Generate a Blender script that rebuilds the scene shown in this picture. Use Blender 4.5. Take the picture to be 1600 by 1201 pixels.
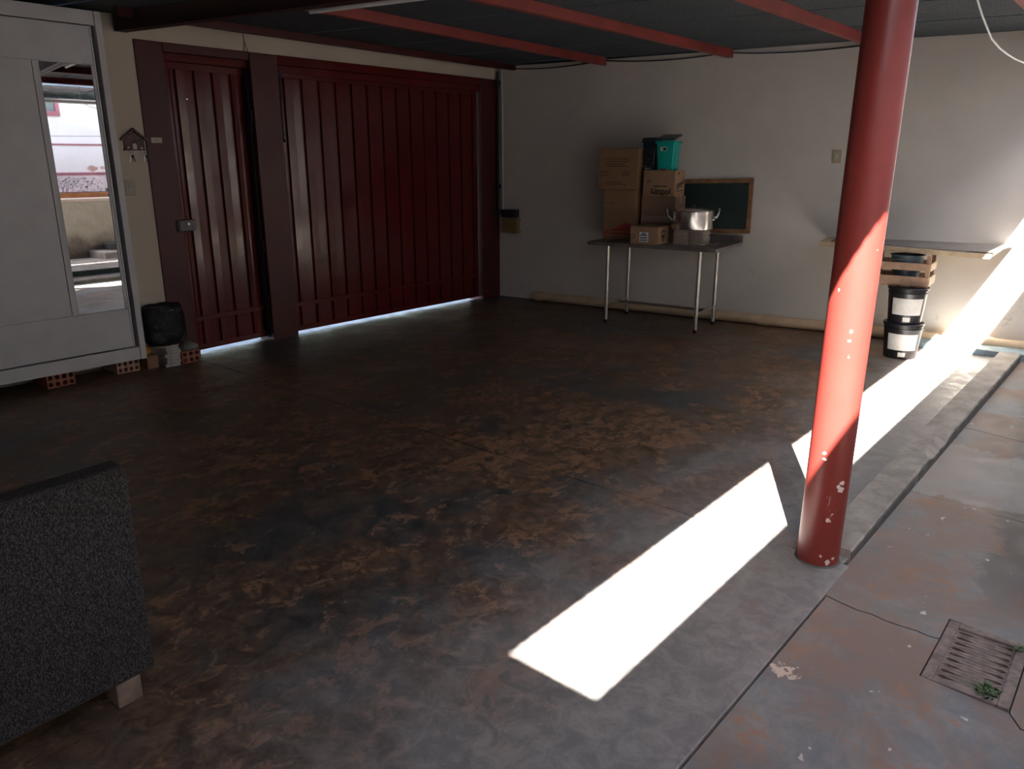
import bpy, bmesh, math, random
from mathutils import Vector, Matrix, noise
random.seed(7)
for o in list(bpy.data.objects): bpy.data.objects.remove(o)
S = bpy.context.scene
COL = S.collection
R = math.radians

# ------------------------------------------------------------------ camera, light, exposure
cam = bpy.data.cameras.new('camera'); co = bpy.data.objects.new('camera', cam); COL.objects.link(co)
co.location = (0, 0, 1.6); co.rotation_euler = (R(73.7), 0, R(-49.65))
cam.sensor_width = 36; cam.lens = 1203 / 1600 * 36; cam.clip_start = .02
S.camera = co
S.view_settings.view_transform = 'Standard'; S.view_settings.look = 'None'
S.view_settings.gamma = 1; S.view_settings.use_curve_mapping = False
S.view_settings.exposure = 0.62

W = bpy.data.worlds.new('sky'); S.world = W; W.use_nodes = True
nt = W.node_tree; nt.nodes.clear()
sky = nt.nodes.new('ShaderNodeTexSky'); sky.sky_type = 'NISHITA'; sky.sun_disc = False
sky.sun_elevation = R(45.5); sky.sun_rotation = R(240); sky.air_density = 1.0; sky.dust_density = 1.5
hsv = nt.nodes.new('ShaderNodeHueSaturation'); hsv.inputs['Saturation'].default_value = .95
bg = nt.nodes.new('ShaderNodeBackground'); bg.inputs['Strength'].default_value = .95
wo = nt.nodes.new('ShaderNodeOutputWorld')
nt.links.new(sky.outputs[0], hsv.inputs['Color']); nt.links.new(hsv.outputs[0], bg.inputs[0]); nt.links.new(bg.outputs[0], wo.inputs[0])

sl = bpy.data.lights.new('sun', 'SUN'); sl.energy = 56; sl.angle = R(.53); sl.color = (1, .965, .92)
so = bpy.data.objects.new('sun', sl); COL.objects.link(so); so.location = (-6, -4, 9)
so.rotation_euler = Vector((1.8, 1, -2.1)).to_track_quat('-Z', 'Y').to_euler()

# ------------------------------------------------------------------ node material helpers
class NM:
    def __init__(s, name):
        s.m = bpy.data.materials.new(name); s.m.use_nodes = True
        s.t = s.m.node_tree; s.b = s.t.nodes['Principled BSDF']
        s.tc = s.t.nodes.new('ShaderNodeTexCoord')
    def n(s, typ, **kw):
        d = s.t.nodes.new(typ)
        for k, v in kw.items(): setattr(d, k, v)
        return d
    def l(s, a, b): s.t.links.new(a, b)
    def put(s, sock, v):
        if hasattr(v, 'is_output') or isinstance(v, bpy.types.NodeSocket): s.l(v, sock)
        else:
            if isinstance(v, (tuple, list)) and len(v) == 3 and sock.type == 'RGBA': v = (*v, 1)
            sock.default_value = v
    def coord(s, scale=(1, 1, 1), loc=(0, 0, 0), rot=(0, 0, 0)):
        mp = s.n('ShaderNodeMapping'); s.l(s.tc.outputs['Object'], mp.inputs[0])
        mp.inputs['Scale'].default_value = scale; mp.inputs['Location'].default_value = loc; mp.inputs['Rotation'].default_value = rot
        return mp.outputs[0]
    def noise(s, scale, detail=4, rough=.6, vec=None, dist=0):
        d = s.n('ShaderNodeTexNoise'); d.inputs['Scale'].default_value = scale; d.inputs['Detail'].default_value = detail
        d.inputs['Roughness'].default_value = rough; d.inputs['Distortion'].default_value = dist
        s.l(vec if vec is not None else s.tc.outputs['Object'], d.inputs['Vector'])
        return d.outputs['Fac']
    def ramp(s, v, lo, hi, a=0., b=1.):
        d = s.n('ShaderNodeMapRange', interpolation_type='SMOOTHSTEP')
        s.put(d.inputs[0], v); d.inputs[1].default_value = lo; d.inputs[2].default_value = hi
        d.inputs[3].default_value = a; d.inputs[4].default_value = b
        return d.outputs[0]
    def math(s, op, a, b=0.):
        d = s.n('ShaderNodeMath', operation=op); s.put(d.inputs[0], a); s.put(d.inputs[1], b); return d.outputs[0]
    def mix(s, f, a, b):
        d = s.n('ShaderNodeMix', data_type='RGBA'); s.put(d.inputs[0], f); s.put(d.inputs[6], a); s.put(d.inputs[7], b); return d.outputs[2]
    def sep(s, vec=None):
        d = s.n('ShaderNodeSeparateXYZ'); s.l(vec if vec is not None else s.tc.outputs['Object'], d.inputs[0]); return d.outputs
    def dist(s, p):
        d = s.n('ShaderNodeVectorMath', operation='DISTANCE'); s.l(s.tc.outputs['Object'], d.inputs[0]); d.inputs[1].default_value = p; return d.outputs['Value']
    def bump(s, h, strength=.3, d=.01):
        b = s.n('ShaderNodeBump'); b.inputs['Strength'].default_value = strength; b.inputs['Distance'].default_value = d
        s.put(b.inputs['Height'], h); s.l(b.outputs[0], s.b.inputs['Normal'])
    def set(s, color=None, rough=None, metal=None, spec=None):
        if color is not None: s.put(s.b.inputs['Base Color'], color)
        if rough is not None: s.put(s.b.inputs['Roughness'], rough)
        if metal is not None: s.put(s.b.inputs['Metallic'], metal)
        if spec is not None: s.put(s.b.inputs['Specular IOR Level'], spec)
        return s.m

def simple(name, c, rough=.5, metal=0, var=.15, scale=6, bump=0, bscale=60, spec=.5):
    k = NM(name)
    f = k.noise(scale, 4)
    a = tuple(x * (1 - var) for x in c); b = tuple(min(1, x * (1 + var)) for x in c)
    k.set(k.mix(k.ramp(f, .3, .7), a, b), rough, metal, spec)
    if bump: k.bump(k.noise(bscale, 3), bump, .005)
    return k.m

M = {}
M['white'] = simple('white_laminate', (.56, .55, .54), .45, var=.04)
M['groove'] = simple('dark_groove', (.05, .05, .05), .7)
M['darkred'] = simple('dark_red_rafter_paint', (.035, .009, .009), .5)
M['beamred'] = simple('red_beam_paint', (.23, .035, .03), .45, var=.2, scale=3, bump=.1)
M['steel'] = simple('brushed_steel', (.55, .52, .48), .3, metal=.95, var=.1, scale=20)
M['steeltop'] = simple('dull_steel_top', (.25, .225, .21), .42, metal=.7, var=.2, scale=5)
M['alu'] = simple('polished_aluminium', (.75, .73, .70), .24, metal=1, var=.05, scale=12)
M['black'] = simple('black_plastic', (.012, .012, .014), .4)
M['blackiron'] = simple('black_iron', (.02, .018, .02), .5, metal=.4, var=.3)
M['navy'] = simple('navy_plastic', (.012, .02, .035), .35)
M['teal'] = simple('teal_plastic', (.0, .36, .30), .35, var=.05)
M['lidgrey'] = simple('dark_teal_lid', (.03, .09, .085), .4)
M['paper'] = simple('white_paper', (.62, .6, .56), .7, var=.08, scale=15)
M['bundle'] = simple('dull_paper', (.42, .39, .35), .8, var=.15, scale=15)
M['ink'] = simple('black_ink', (.02, .015, .012), .7)
M['fadedink'] = simple('faded_brown_ink', (.09, .05, .03), .7)
M['redink'] = simple('red_ink', (.30, .03, .03), .6)
M['blueink'] = simple('blue_ink', (.04, .07, .18), .6)
M['woodframe'] = simple('brown_wood_frame', (.25, .125, .055), .5, var=.25, scale=14)
M['pine'] = simple('pale_pine', (.52, .40, .26), .6, var=.2, scale=10)
M['crate'] = simple('orange_crate_wood', (.33, .20, .125), .65, var=.25, scale=9)
M['keyhouse'] = simple('dark_wood_keyhouse', (.10, .055, .045), .6, var=.3, scale=20)
M['brick'] = simple('terracotta', (.33, .12, .075), .85, var=.25, scale=25, bump=.3)
M['paleterracotta'] = simple('pale_terracotta', (.42, .25, .18), .85, var=.2, scale=25, bump=.3)
M['pvc'] = simple('beige_pipe', (.56, .42, .27), .45, var=.12, scale=4)
M['yellowcloth'] = simple('yellow_cloth', (.62, .27, .02), .8, bump=.4, bscale=40)
M['greycloth'] = simple('grey_cloth', (.22, .21, .19), .85, bump=.5, bscale=30)
M['cream_plastic'] = simple('cream_plastic', (.50, .46, .36), .5, var=.06)
M['greybeige'] = simple('grey_beige_plastic', (.36, .34, .28), .5, var=.06)
M['tanplate'] = simple('tan_switch_plate', (.36, .30, .21), .5, var=.06)
M['ochre'] = simple('ochre_box', (.22, .15, .06), .6)
M['batten'] = simple('white_batten', (.60, .60, .58), .5, var=.05)
M['iron'] = simple('rusty_iron', (.22, .17, .145), .7, metal=.2, var=.3, scale=30, bump=.3)
M['leaf'] = simple('green_weed', (.07, .12, .04), .6, var=.4, scale=30)
M['plant'] = simple('purple_green_leaf', (.20, .17, .17), .5, var=.5, scale=8)
M['bareplaster'] = simple('bare_brick_plaster', (.50, .27, .18), .9, var=.2)
M['terrapot'] = simple('orange_planter', (.48, .20, .07), .7, var=.2)
M['darkpot'] = simple('grey_planter', (.10, .09, .10), .7, var=.2)
M['bluepaint'] = simple('blue_grey_paint', (.20, .27, .30), .6, var=.25, scale=8, bump=.2)
M['darkgreenpaint'] = simple('blue_green_floor_paint', (.045, .07, .07), .5, var=.25, scale=5)
M['glass'] = simple('dark_window_glass', (.05, .06, .07), .08)
M['bandred'] = simple('faded_red_band', (.33, .09, .09), .7, var=.2)
M['wire'] = simple('white_cable', (.75, .75, .72), .5, var=.03)
M['woodleg'] = simple('worn_wood_leg', (.19, .135, .10), .5, var=.25, scale=12)
M['chrome'] = simple('chrome', (.7, .7, .7), .15, metal=1, var=.02)
M['greypaint'] = simple('grey_lock_paint', (.10, .095, .095), .45, metal=.3, var=.25, scale=20)

k = NM('mirror_glass'); M['mirror'] = k.set((.88, .88, .87), .015, 1.0)

def m_wall(name, c, dirty=.35, low=0.5):
    k = NM(name); z = k.sep()[2]
    f = k.noise(1.3, 6, .6); g = k.noise(9, 6, .7); sc = k.noise(3.5, 8, .75, dist=.6)
    col = k.mix(k.ramp(f, .35, .7), tuple(x * .9 for x in c), c)
    lowm = k.ramp(z, low, 0.0)
    sp = k.ramp(sc, .60, .68)
    col = k.mix(k.math('MULTIPLY', sp, k.math('MULTIPLY', lowm, .6)), col, tuple(x * .55 for x in c))
    col = k.mix(k.math('MULTIPLY', k.ramp(g, .68, .75), .25), col, tuple(x * .7 for x in c))
    k.set(col, .75, 0, .25); k.bump(k.math('ADD', k.noise(3, 3), k.math('MULTIPLY', k.noise(45, 5), .35)), .25, .012)
    return k.m
M['wall'] = m_wall('cream_wall_paint', (.62, .575, .515), low=1.0)
M['wallyellow'] = m_wall('yellowish_wall_paint', (.58, .505, .40))
M['wallout'] = m_wall('pale_house_paint', (.86, .69, .56))

def m_retain():
    k = NM('dirty_cream_render'); z = k.sep()[2]
    f = k.noise(2.2, 8, .7, dist=.4); st = k.noise(1.0, 5, .6, vec=k.coord((6, 6, .7)))
    col = k.mix(k.ramp(f, .35, .65), (.50, .44, .33), (.62, .56, .44))
    low = k.ramp(k.math('ADD', z, k.math('MULTIPLY', k.noise(3, 6, .7), -.6)), .15, -.25)
    col = k.mix(low, col, (.16, .12, .09))
    col = k.mix(k.math('MULTIPLY', k.ramp(st, .55, .75), .4), col, (.25, .21, .16))
    k.set(col, .85); k.bump(k.noise(20, 6), .4, .02); return k.m
M['retain'] = m_retain()

def m_redgate(name, c, chips=False, rough=.28):
    k = NM(name)
    f = k.noise(2.5, 5, .6); d = k.noise(14, 5, .7)
    col = k.mix(k.ramp(f, .3, .7), tuple(x * .8 for x in c), c)
    col = k.mix(k.math('MULTIPLY', k.ramp(d, .68, .74), .10), col, tuple(min(1, x * 1.6 + .01) for x in c))
    k.set(col, k.ramp(k.noise(5, 5), .3, .7, rough - .03, rough + .06), 0, .4)
    k.bump(k.math('ADD', k.noise(2.5, 2), k.math('MULTIPLY', k.noise(60, 4), .05)), .10, .012)
    return k.m
M['gate'] = m_redgate('dark_red_gate_paint', (.105, .011, .0095), rough=.17)
M['post'] = m_redgate('dull_red_masonry_paint', (.072, .011, .010), rough=.42)

def m_column():
    k = NM('red_column_paint'); c = (.20, .027, .020)
    f = k.noise(3, 4); z = k.sep()[2]
    col = k.mix(k.ramp(f, .3, .7), tuple(x * .88 for x in c), c)
    # chips with their own places, seen from the garage entrance side
    for p, r in (((-0.076, -0.0227, 0.9831), 0.0065), ((-0.0769, -0.0205, 0.9463), 0.0065), ((-0.0759, -0.0225, 0.8872), 0.0055), ((-0.0792, 0.0355, 1.1333), 0.005), ((-0.0361, -0.0636, 1.2853), 0.004), ((-0.0492, -0.0506, 0.3729), 0.012), ((-0.0508, -0.0493, 0.3457), 0.013), ((-0.0664, -0.0346, 0.2384), 0.006), ((-0.0735, -0.0248, 0.2127), 0.01), ((-0.0628, -0.0375, 0.0235), 0.012), ((-0.046, -0.0505, 0.0386), 0.009), ((-0.0848, 0.0153, 0.4913), 0.007), ((-0.0848, 0.0126, 0.4677), 0.008), ((-0.0788, -0.0142, 0.0511), 0.006), ((-0.0587, -0.0431, 0.3575), 0.009)):
        d = k.math('ADD', k.dist(p), k.math('MULTIPLY', k.math('SUBTRACT', k.noise(85, 5, .7), .5), .030))
        col = k.mix(k.ramp(d, r, r - .0015), col, (.62, .52, .47))
    sc = k.noise(22, 6, .75, vec=k.coord((1, 1, .5)), dist=1.2)
    col = k.mix(k.math('MULTIPLY', k.ramp(sc, .645, .665), k.ramp(z, .46, .10)), col, (.55, .42, .36))
    k.set(col, .38, 0, .5); k.bump(k.noise(8, 4), .06, .02); return k.m
M['column'] = m_column()

def m_roof():
    k = NM('dark_foam_roof_lining')
    f = k.noise(220, 3, .7); g = k.noise(2, 4)
    col = k.mix(k.ramp(f, .5, .72), (.055, .064, .072), (.24, .27, .29))
    col = k.mix(k.math('MULTIPLY', k.ramp(g, .4, .7), .4), col, (.05, .055, .06))
    k.set(col, .75, 0, .3); k.bump(k.noise(160, 4), .5, .01); return k.m
M['roof'] = m_roof()
M['zinc'] = simple('grey_zinc_sheet', (.30, .31, .32), .5, metal=.3, var=.15)

def m_floor():
    k = NM('worn_painted_floor'); s = k.sep(); x, y = s[0], s[1]
    big = k.noise(.6, 5, .6); mid = k.noise(1.9, 10, .70, dist=.4); fine = k.noise(11, 9, .74, dist=.7)
    pl = k.noise(3.1, 12, .74, vec=k.coord((1, 1.5, 1), rot=(0, 0, .6)), dist=.9); grit = k.noise(75, 4, .7)
    dark = k.mix(k.ramp(fine, .36, .66), (.036, .040, .040), (.078, .072, .064))
    brown = k.mix(k.ramp(fine, .34, .66), (.060, .035, .021), (.20, .112, .060))
    w = k.ramp(k.math('ADD', k.math('MULTIPLY', big, .5), k.math('MULTIPLY', mid, .5)), .40, .52)
    col = k.mix(k.math('MULTIPLY', w, .9), dark, brown)
    # peeled flakes with ragged rims, thicker where the paint is worn
    e = k.math('ADD', k.math('ADD', k.math('MULTIPLY', pl, .50), k.math('MULTIPLY', fine, .32)), k.math('MULTIPLY', big, .18))
    sh = k.ramp(e, .548, .562)
    col = k.mix(k.math('MULTIPLY', sh, .68), col, k.mix(k.ramp(fine, .45, .66), (.15, .070, .033), (.36, .175, .085)))
    rim = k.math('MULTIPLY', k.ramp(e, .525, .54), k.ramp(e, .56, .545))
    col = k.mix(k.math('MULTIPLY', rim, .4), col, (.40, .215, .115))
    col = k.mix(k.math('MULTIPLY', k.ramp(grit, .64, .70), .5), col, (.26, .21, .17))
    yy = k.math('ADD', y, k.math('MULTIPLY', k.math('SUBTRACT', mid, .5), 1.6))
    bare = k.mix(k.ramp(fine, .35, .68), (.20, .195, .19), (.32, .305, .29))
    bare = k.mix(k.math('MULTIPLY', k.ramp(k.noise(2.3, 7, .7), .57, .68), .6), bare, (.25, .165, .12))
    col = k.mix(k.math('MULTIPLY', k.ramp(yy, 2.2, 1.0), .88), col, bare)
    k.set(col, k.ramp(k.math('ADD', k.math('MULTIPLY', mid, .5), k.math('MULTIPLY', fine, .5)), .38, .62, .32, .58), 0, .45)
    k.bump(k.math('ADD', k.math('ADD', k.math('MULTIPLY', pl, .6), k.math('MULTIPLY', fine, .35)), k.math('MULTIPLY', sh, -.15)), .35, .012); return k.m
M['floor'] = m_floor()

def m_outer():
    k = NM('stained_outdoor_concrete'); s = k.sep(); x, y = s[0], s[1]
    a = k.noise(1.3, 7, .65, dist=.4); b = k.noise(4.5, 9, .74, dist=.6); f = k.noise(24, 6, .7)
    col = k.mix(k.ramp(b, .35, .65), (.155, .165, .165), (.26, .25, .235))
    col = k.mix(k.math('MULTIPLY', k.ramp(a, .42, .58), .85), col, (.235, .155, .115))
    col = k.mix(k.math('MULTIPLY', k.ramp(k.math('ADD', k.math('MULTIPLY', b, .6), k.math('MULTIPLY', f, .4)), .545, .60), .75), col, (.32, .17, .105))
    # damp dark run along the gutter line and a pale dried patch beside it
    yd = k.math('ADD', k.math('SUBTRACT', y, k.math('MULTIPLY', k.math('SUBTRACT', x, 3.0), .08)), k.math('MULTIPLY', k.math('SUBTRACT', b, .5), .5))
    damp = k.math('MULTIPLY', k.ramp(yd, .36, .26), k.ramp(x, 2.9, 3.5))
    col = k.mix(k.math('MULTIPLY', damp, .75), col, (.085, .072, .062))
    d2 = k.math('ADD', k.dist((4.5, .57, 0)), k.math('MULTIPLY', k.math('SUBTRACT', a, .5), .9))
    col = k.mix(k.math('MULTIPLY', k.ramp(d2, .5, .47), .5), col, (.34, .32, .29))
    d3 = k.math('ADD', k.dist((2.22, .72, -.004)), k.math('MULTIPLY', k.math('SUBTRACT', k.noise(38, 4, .6), .5), .20))
    col = k.mix(k.ramp(d3, .036, .030), col, (.62, .50, .40))
    fl = k.ramp(k.noise(16, 2, .5), .735, .75)
    col = k.mix(k.math('MULTIPLY', fl, .8), col, (.60, .55, .48))
    k.set(col, k.ramp(b, .35, .65, .55, .75), 0, .35)
    k.bump(k.math('ADD', b, k.math('MULTIPLY', f, .3)), .3, .012); return k.m
M['outer'] = m_outer()

def m_kerb():
    k = NM('kerb_concrete'); b = k.noise(6, 8, .7); f = k.noise(35, 5)
    col = k.mix(k.ramp(b, .35, .65), (.22, .195, .17), (.36, .32, .28))
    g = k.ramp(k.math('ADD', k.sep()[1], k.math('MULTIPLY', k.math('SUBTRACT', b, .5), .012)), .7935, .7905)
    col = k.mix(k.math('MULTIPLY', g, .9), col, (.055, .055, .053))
    k.set(col, .75); k.bump(k.math('ADD', b, k.math('MULTIPLY', f, .3)), .4, .012); return k.m
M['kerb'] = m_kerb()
M['paving'] = simple('pale_courtyard_concrete', (.36, .31, .27), .8, var=.3, scale=3, bump=.2)

def m_fabric():
    k = NM('charcoal_tweed'); v = k.coord((1, 1, .38))
    f = k.noise(430, 2, .6, vec=v); g = k.noise(420, 2, .6)
    col = k.mix(k.ramp(f, .42, .66), (.020, .018, .018), (.098, .088, .083))
    k.set(col, .9, 0, .15); k.bump(k.math('ADD', f, g), .7, .006); return k.m
M['fabric'] = m_fabric()

def m_bag():
    k = NM('black_bin_liner'); f = k.noise(9, 6, .6, dist=1.5)
    k.set((.008, .009, .013), .27, 0, .6); k.bump(f, .9, .05); return k.m
M['bag'] = m_bag()

def m_card(name, c):
    k = NM(name); s = k.noise(5, 4); st = k.noise(3, 3, .5, vec=k.coord((1, 1, 60)))
    col = k.mix(k.ramp(s, .3, .7), tuple(v * .85 for v in c), c)
    col = k.mix(k.math('MULTIPLY', k.ramp(st, .5, .7), .15), col, tuple(v * .75 for v in c))
    k.set(col, .75, 0, .25); k.bump(st, .08, .004); return k.m
M['card'] = m_card('brown_cardboard', (.29, .17, .092))
M['cardtape'] = m_card('brown_taped_cardboard', (.215, .135, .09))
M['cardpale'] = m_card('pale_cardboard', (.34, .21, .125))
M['cardgrey'] = m_card('grey_cardboard', (.30, .225, .175))

M['traypale'] = m_card('pale_grey_cardboard', (.55, .46, .38))

def m_chalk():
    k = NM('green_chalkboard'); f = k.noise(3, 6, .65, dist=.8)
    k.set(k.mix(k.ramp(f, .35, .75), (.018, .034, .032), (.03, .05, .045)), .55, 0, .35); return k.m
M['chalk'] = m_chalk()

# ------------------------------------------------------------------ mesh helpers
FR = {}   # world frame of an object
class MB:
    def __init__(s): s.v = []; s.f = []
    def add(s, vs, fs):
        o = len(s.v); s.v += [Vector(p) for p in vs]; s.f += [tuple(i + o for i in q) for q in fs]; return s
    def box(s, x0, x1, y0, y1, z0, z1):
        return s.add([(x0, y0, z0), (x1, y0, z0), (x1, y1, z0), (x0, y1, z0), (x0, y0, z1), (x1, y0, z1), (x1, y1, z1), (x0, y1, z1)],
                     [(0, 3, 2, 1), (4, 5, 6, 7), (0, 1, 5, 4), (1, 2, 6, 5), (2, 3, 7, 6), (3, 0, 4, 7)])
    def hexa(s, b, t):   # b, t: four corners each, counter-clockwise from above
        return s.add(list(b) + list(t), [(0, 3, 2, 1), (4, 5, 6, 7), (0, 1, 5, 4), (1, 2, 6, 5), (2, 3, 7, 6), (3, 0, 4, 7)])
    def prism(s, poly, a, b):   # poly: list of (u,w); a: f(u,w)->start point, b: f(u,w)->end point
        n = len(poly); vs = [a(*p) for p in poly] + [b(*p) for p in poly]
        return s.add(vs, [tuple(range(n - 1, -1, -1)), tuple(range(n, 2 * n))] + [(i, (i + 1) % n, n + (i + 1) % n, n + i) for i in range(n)])
    def cyl(s, p0, p1, r0, r1=None, n=16, caps=True):
        r1 = r0 if r1 is None else r1; p0 = Vector(p0); p1 = Vector(p1); d = (p1 - p0).normalized()
        u = d.orthogonal().normalized(); w = d.cross(u)
        ring = lambda p, r: [p + (u * math.cos(2 * math.pi * i / n) + w * math.sin(2 * math.pi * i / n)) * r for i in range(n)]
        fs = [(i, (i + 1) % n, n + (i + 1) % n, n + i) for i in range(n)]
        if caps: fs += [tuple(range(n - 1, -1, -1)), tuple(range(n, 2 * n))]
        return s.add(ring(p0, r0) + ring(p1, r1), fs)
    def tube(s, pts, r, n=8):
        pts = [Vector(p) for p in pts]; o = len(s.v); u = None
        for i, p in enumerate(pts):
            d = (pts[min(i + 1, len(pts) - 1)] - pts[max(i - 1, 0)]).normalized()
            u = d.orthogonal().normalized() if u is None else (u - d * u.dot(d)).normalized()
            w = d.cross(u)
            s.v += [p + (u * math.cos(2 * math.pi * j / n) + w * math.sin(2 * math.pi * j / n)) * r for j in range(n)]
        for i in range(len(pts) - 1):
            s.f += [(o + i * n + j, o + i * n + (j + 1) % n, o + (i + 1) * n + (j + 1) % n, o + (i + 1) * n + j) for j in range(n)]
        s.f += [tuple(o + j for j in range(n - 1, -1, -1)), tuple(o + (len(pts) - 1) * n + j for j in range(n))]
        return s
    def lathe(s, prof, c=(0, 0, 0), n=32, jit=0):
        o = len(s.v); c = Vector(c)
        for r, z in prof:
            for j in range(n):
                a = 2 * math.pi * j / n
                s.v.append(c + Vector((r * math.cos(a), r * math.sin(a), z)))
        for i in range(len(prof) - 1):
            s.f += [(o + i * n + j, o + i * n + (j + 1) % n, o + (i + 1) * n + (j + 1) % n, o + (i + 1) * n + j) for j in range(n)]
        s.f += [tuple(o + j for j in range(n - 1, -1, -1)), tuple(o + (len(prof) - 1) * n + j for j in range(n))]
        return s
    def build(s, name, mat, parent=None, bevel=0, smooth=False, origin=None, seg=2, frame=None):
        me = bpy.data.meshes.new(name)
        F = frame if frame is not None else (FR[parent.name_full] if parent is not None else Matrix.Translation(origin or (0, 0, 0)))
        inv = F.inverted()
        me.from_pydata([inv @ v for v in s.v], [], s.f)
        bm = bmesh.new(); bm.from_mesh(me)
        bmesh.ops.recalc_face_normals(bm, faces=bm.faces)
        if bevel:
            bmesh.ops.bevel(bm, geom=[e for e in bm.edges if len(e.link_faces) == 2 and e.calc_face_angle(0) > .5], offset=bevel, segments=seg, affect='EDGES', profile=.5, clamp_overlap=True)
        bm.to_mesh(me); bm.free()
        me.materials.append(M[mat] if isinstance(mat, str) else mat)
        if smooth:
            for p in me.polygons: p.use_smooth = True
            if smooth != 'all':
                me.set_sharp_from_angle(angle=R(40))
        o = bpy.data.objects.new(name, me); COL.objects.link(o)
        if parent is not None: o.parent = parent; FR[o.name_full] = F
        else: o.matrix_world = F; FR[o.name_full] = F
        return o

def tag(o, label=None, cat=None, group=None, kind=None):
    if label: o['label'] = label
    if cat: o['category'] = cat
    if group: o['group'] = group
    if kind: o['kind'] = kind
    return o
def thing(name, label, cat, loc=(0, 0, 0), rz=0, group=None, frame=None):
    o = bpy.data.objects.new(name, None); COL.objects.link(o); o.empty_display_size = .1
    F = frame if frame is not None else Matrix.Translation(loc) @ Matrix.Rotation(rz, 4, 'Z')
    o.matrix_world = F; FR[o.name_full] = F
    return tag(o, label, cat, group)
def place(o, F):      # move a thing (and remember its frame)
    o.matrix_world = F; FR[o.name_full] = F
def dup(root, F, label=None, group=None):
    r = root.copy(); COL.objects.link(r); r.matrix_world = F; FR[r.name_full] = F
    if label: r['label'] = label
    if group: r['group'] = group
    for ch in list(root.children):
        c = ch.copy(); COL.objects.link(c); c.parent = r
        for g in ch.children:
            d = g.copy(); COL.objects.link(d); d.parent = c
    return r
def text_mesh(txt, size, F, name, mat, parent, bold=0.0):
    cu = bpy.data.curves.new(name, 'FONT'); cu.body = txt; cu.size = size; cu.align_x = 'CENTER'; cu.align_y = 'CENTER'
    cu.extrude = .0006; cu.offset = bold; cu.resolution_u = 3
    t = bpy.data.objects.new(name + '_curve', cu); COL.objects.link(t)
    dg = bpy.context.evaluated_depsgraph_get(); me = bpy.data.meshes.new_from_object(t.evaluated_get(dg))
    bpy.data.objects.remove(t); bpy.data.curves.remove(cu)
    me.transform(FR[parent.name_full].inverted() @ F); me.materials.clear(); me.materials.append(M[mat]); me.name = name
    o = bpy.data.objects.new(name, me); COL.objects.link(o); o.parent = parent; FR[o.name_full] = FR[parent.name_full]
    return o
def face_frame(p, right, up):   # frame with x = right, y = up, z = out of the face
    r = Vector(right).normalized(); u = Vector(up).normalized(); n = r.cross(u)
    m = Matrix((r, u, n)).transposed().to_4x4(); m.translation = Vector(p); return m

KW = .143
def xw(y): return 7.04 + KW * (6.19 - y)          # face of the skewed right wall
WD = Vector((KW, -1, 0)).normalized()             # along the right wall, away from the gate
WNrm = Vector((-1, -KW, 0)).normalized()          # out of the right wall
def zr(y): return 2.575 + .0083 * (y - .2)        # underside of the roof
KR = .17
def xr(x0, y): return x0 + KR * (6.19 - y)

# ------------------------------------------------------------------ setting: floors
sub = MB().box(-1.8, 8.6, .8, 6.6, -.2, -.05).build('floor', 'kerb'); tag(sub, kind='structure')
J = .002
def slab(b, mat='floor', nm='slab', par=sub, z=0, zb=-.06):
    return MB().hexa([(x, y, zb) for x, y in b], [(x, y, z) for x, y in b]).build(nm, mat, par, bevel=.003, seg=1)
slab([(-1.8, .775), (3.05 - J, .775), (3.05 - J, 6.22), (-1.8, 6.6)])
slab([(3.05 + J, .96), (xw(.96) + .1, .96), (xw(6.22) + .1, 6.22), (3.05 + J, 6.22)])
# strip of garage slab beside the column foot
slab([(3.05 + J, .80), (3.12, .80), (3.12, .957), (3.05 + J, .957)])

# raised kerb from column to right wall, broken edge
kb = MB(); n = 150
x0, x1 = 3.122, 7.42
rows = []
for i in range(n + 1):
    x = x0 + (x1 - x0) * i / n
    h = .032 + .026 * min(1, i / n * 3)
    chip = .06 * max(0, min(1, 2.2 * (1 - abs(x - 4.66) / .26))) * (.75 + .6 * noise.noise((x * 14, 1, 0))) + .012 * max(0, noise.noise((x * 4, 0, 0)))
    wob = .006 * noise.noise((x * 9, 3, 0))
    rows.append([(x, .787 + wob, -.07), (x, .787 + wob, h - .012 - chip * .5), (x, .797 + wob + chip, h), (x, .945 + wob * .5, h - .006), (x, .955, h - .022), (x, .955, -.07)])
vs = [p for r in rows for p in r]; fs = []
for i in range(n):
    for j in range(5): fs.append((i * 6 + j, i * 6 + j + 1, i * 6 + 6 + j + 1, i * 6 + 6 + j))
fs += [tuple(range(6)), tuple(n * 6 + j for j in range(5, -1, -1))]
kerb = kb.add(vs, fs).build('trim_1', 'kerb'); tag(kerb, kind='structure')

# outer gutter floor falling gently away, laid in slabs with open joints
def zo(y): return -.008 - .045 * (.787 - y)
osub = MB().box(-1.8, 9.2, -.12, .78, -.35, -.09).build('floor', 'kerb'); tag(osub, kind='structure')
def oslab(xa, xb, ya, yb, j0=0):
    c = [(xa, ya), (xb, ya), (xb, yb), (xa, yb)]
    MB().hexa([(x, y, -.1) for x, y in c], [(x, y, zo(y)) for x, y in c]).build('slab', 'outer', osub, bevel=.003, seg=1)
GX0, GX1, GY0, GY1 = 2.515, 2.935, .125, .375
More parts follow.
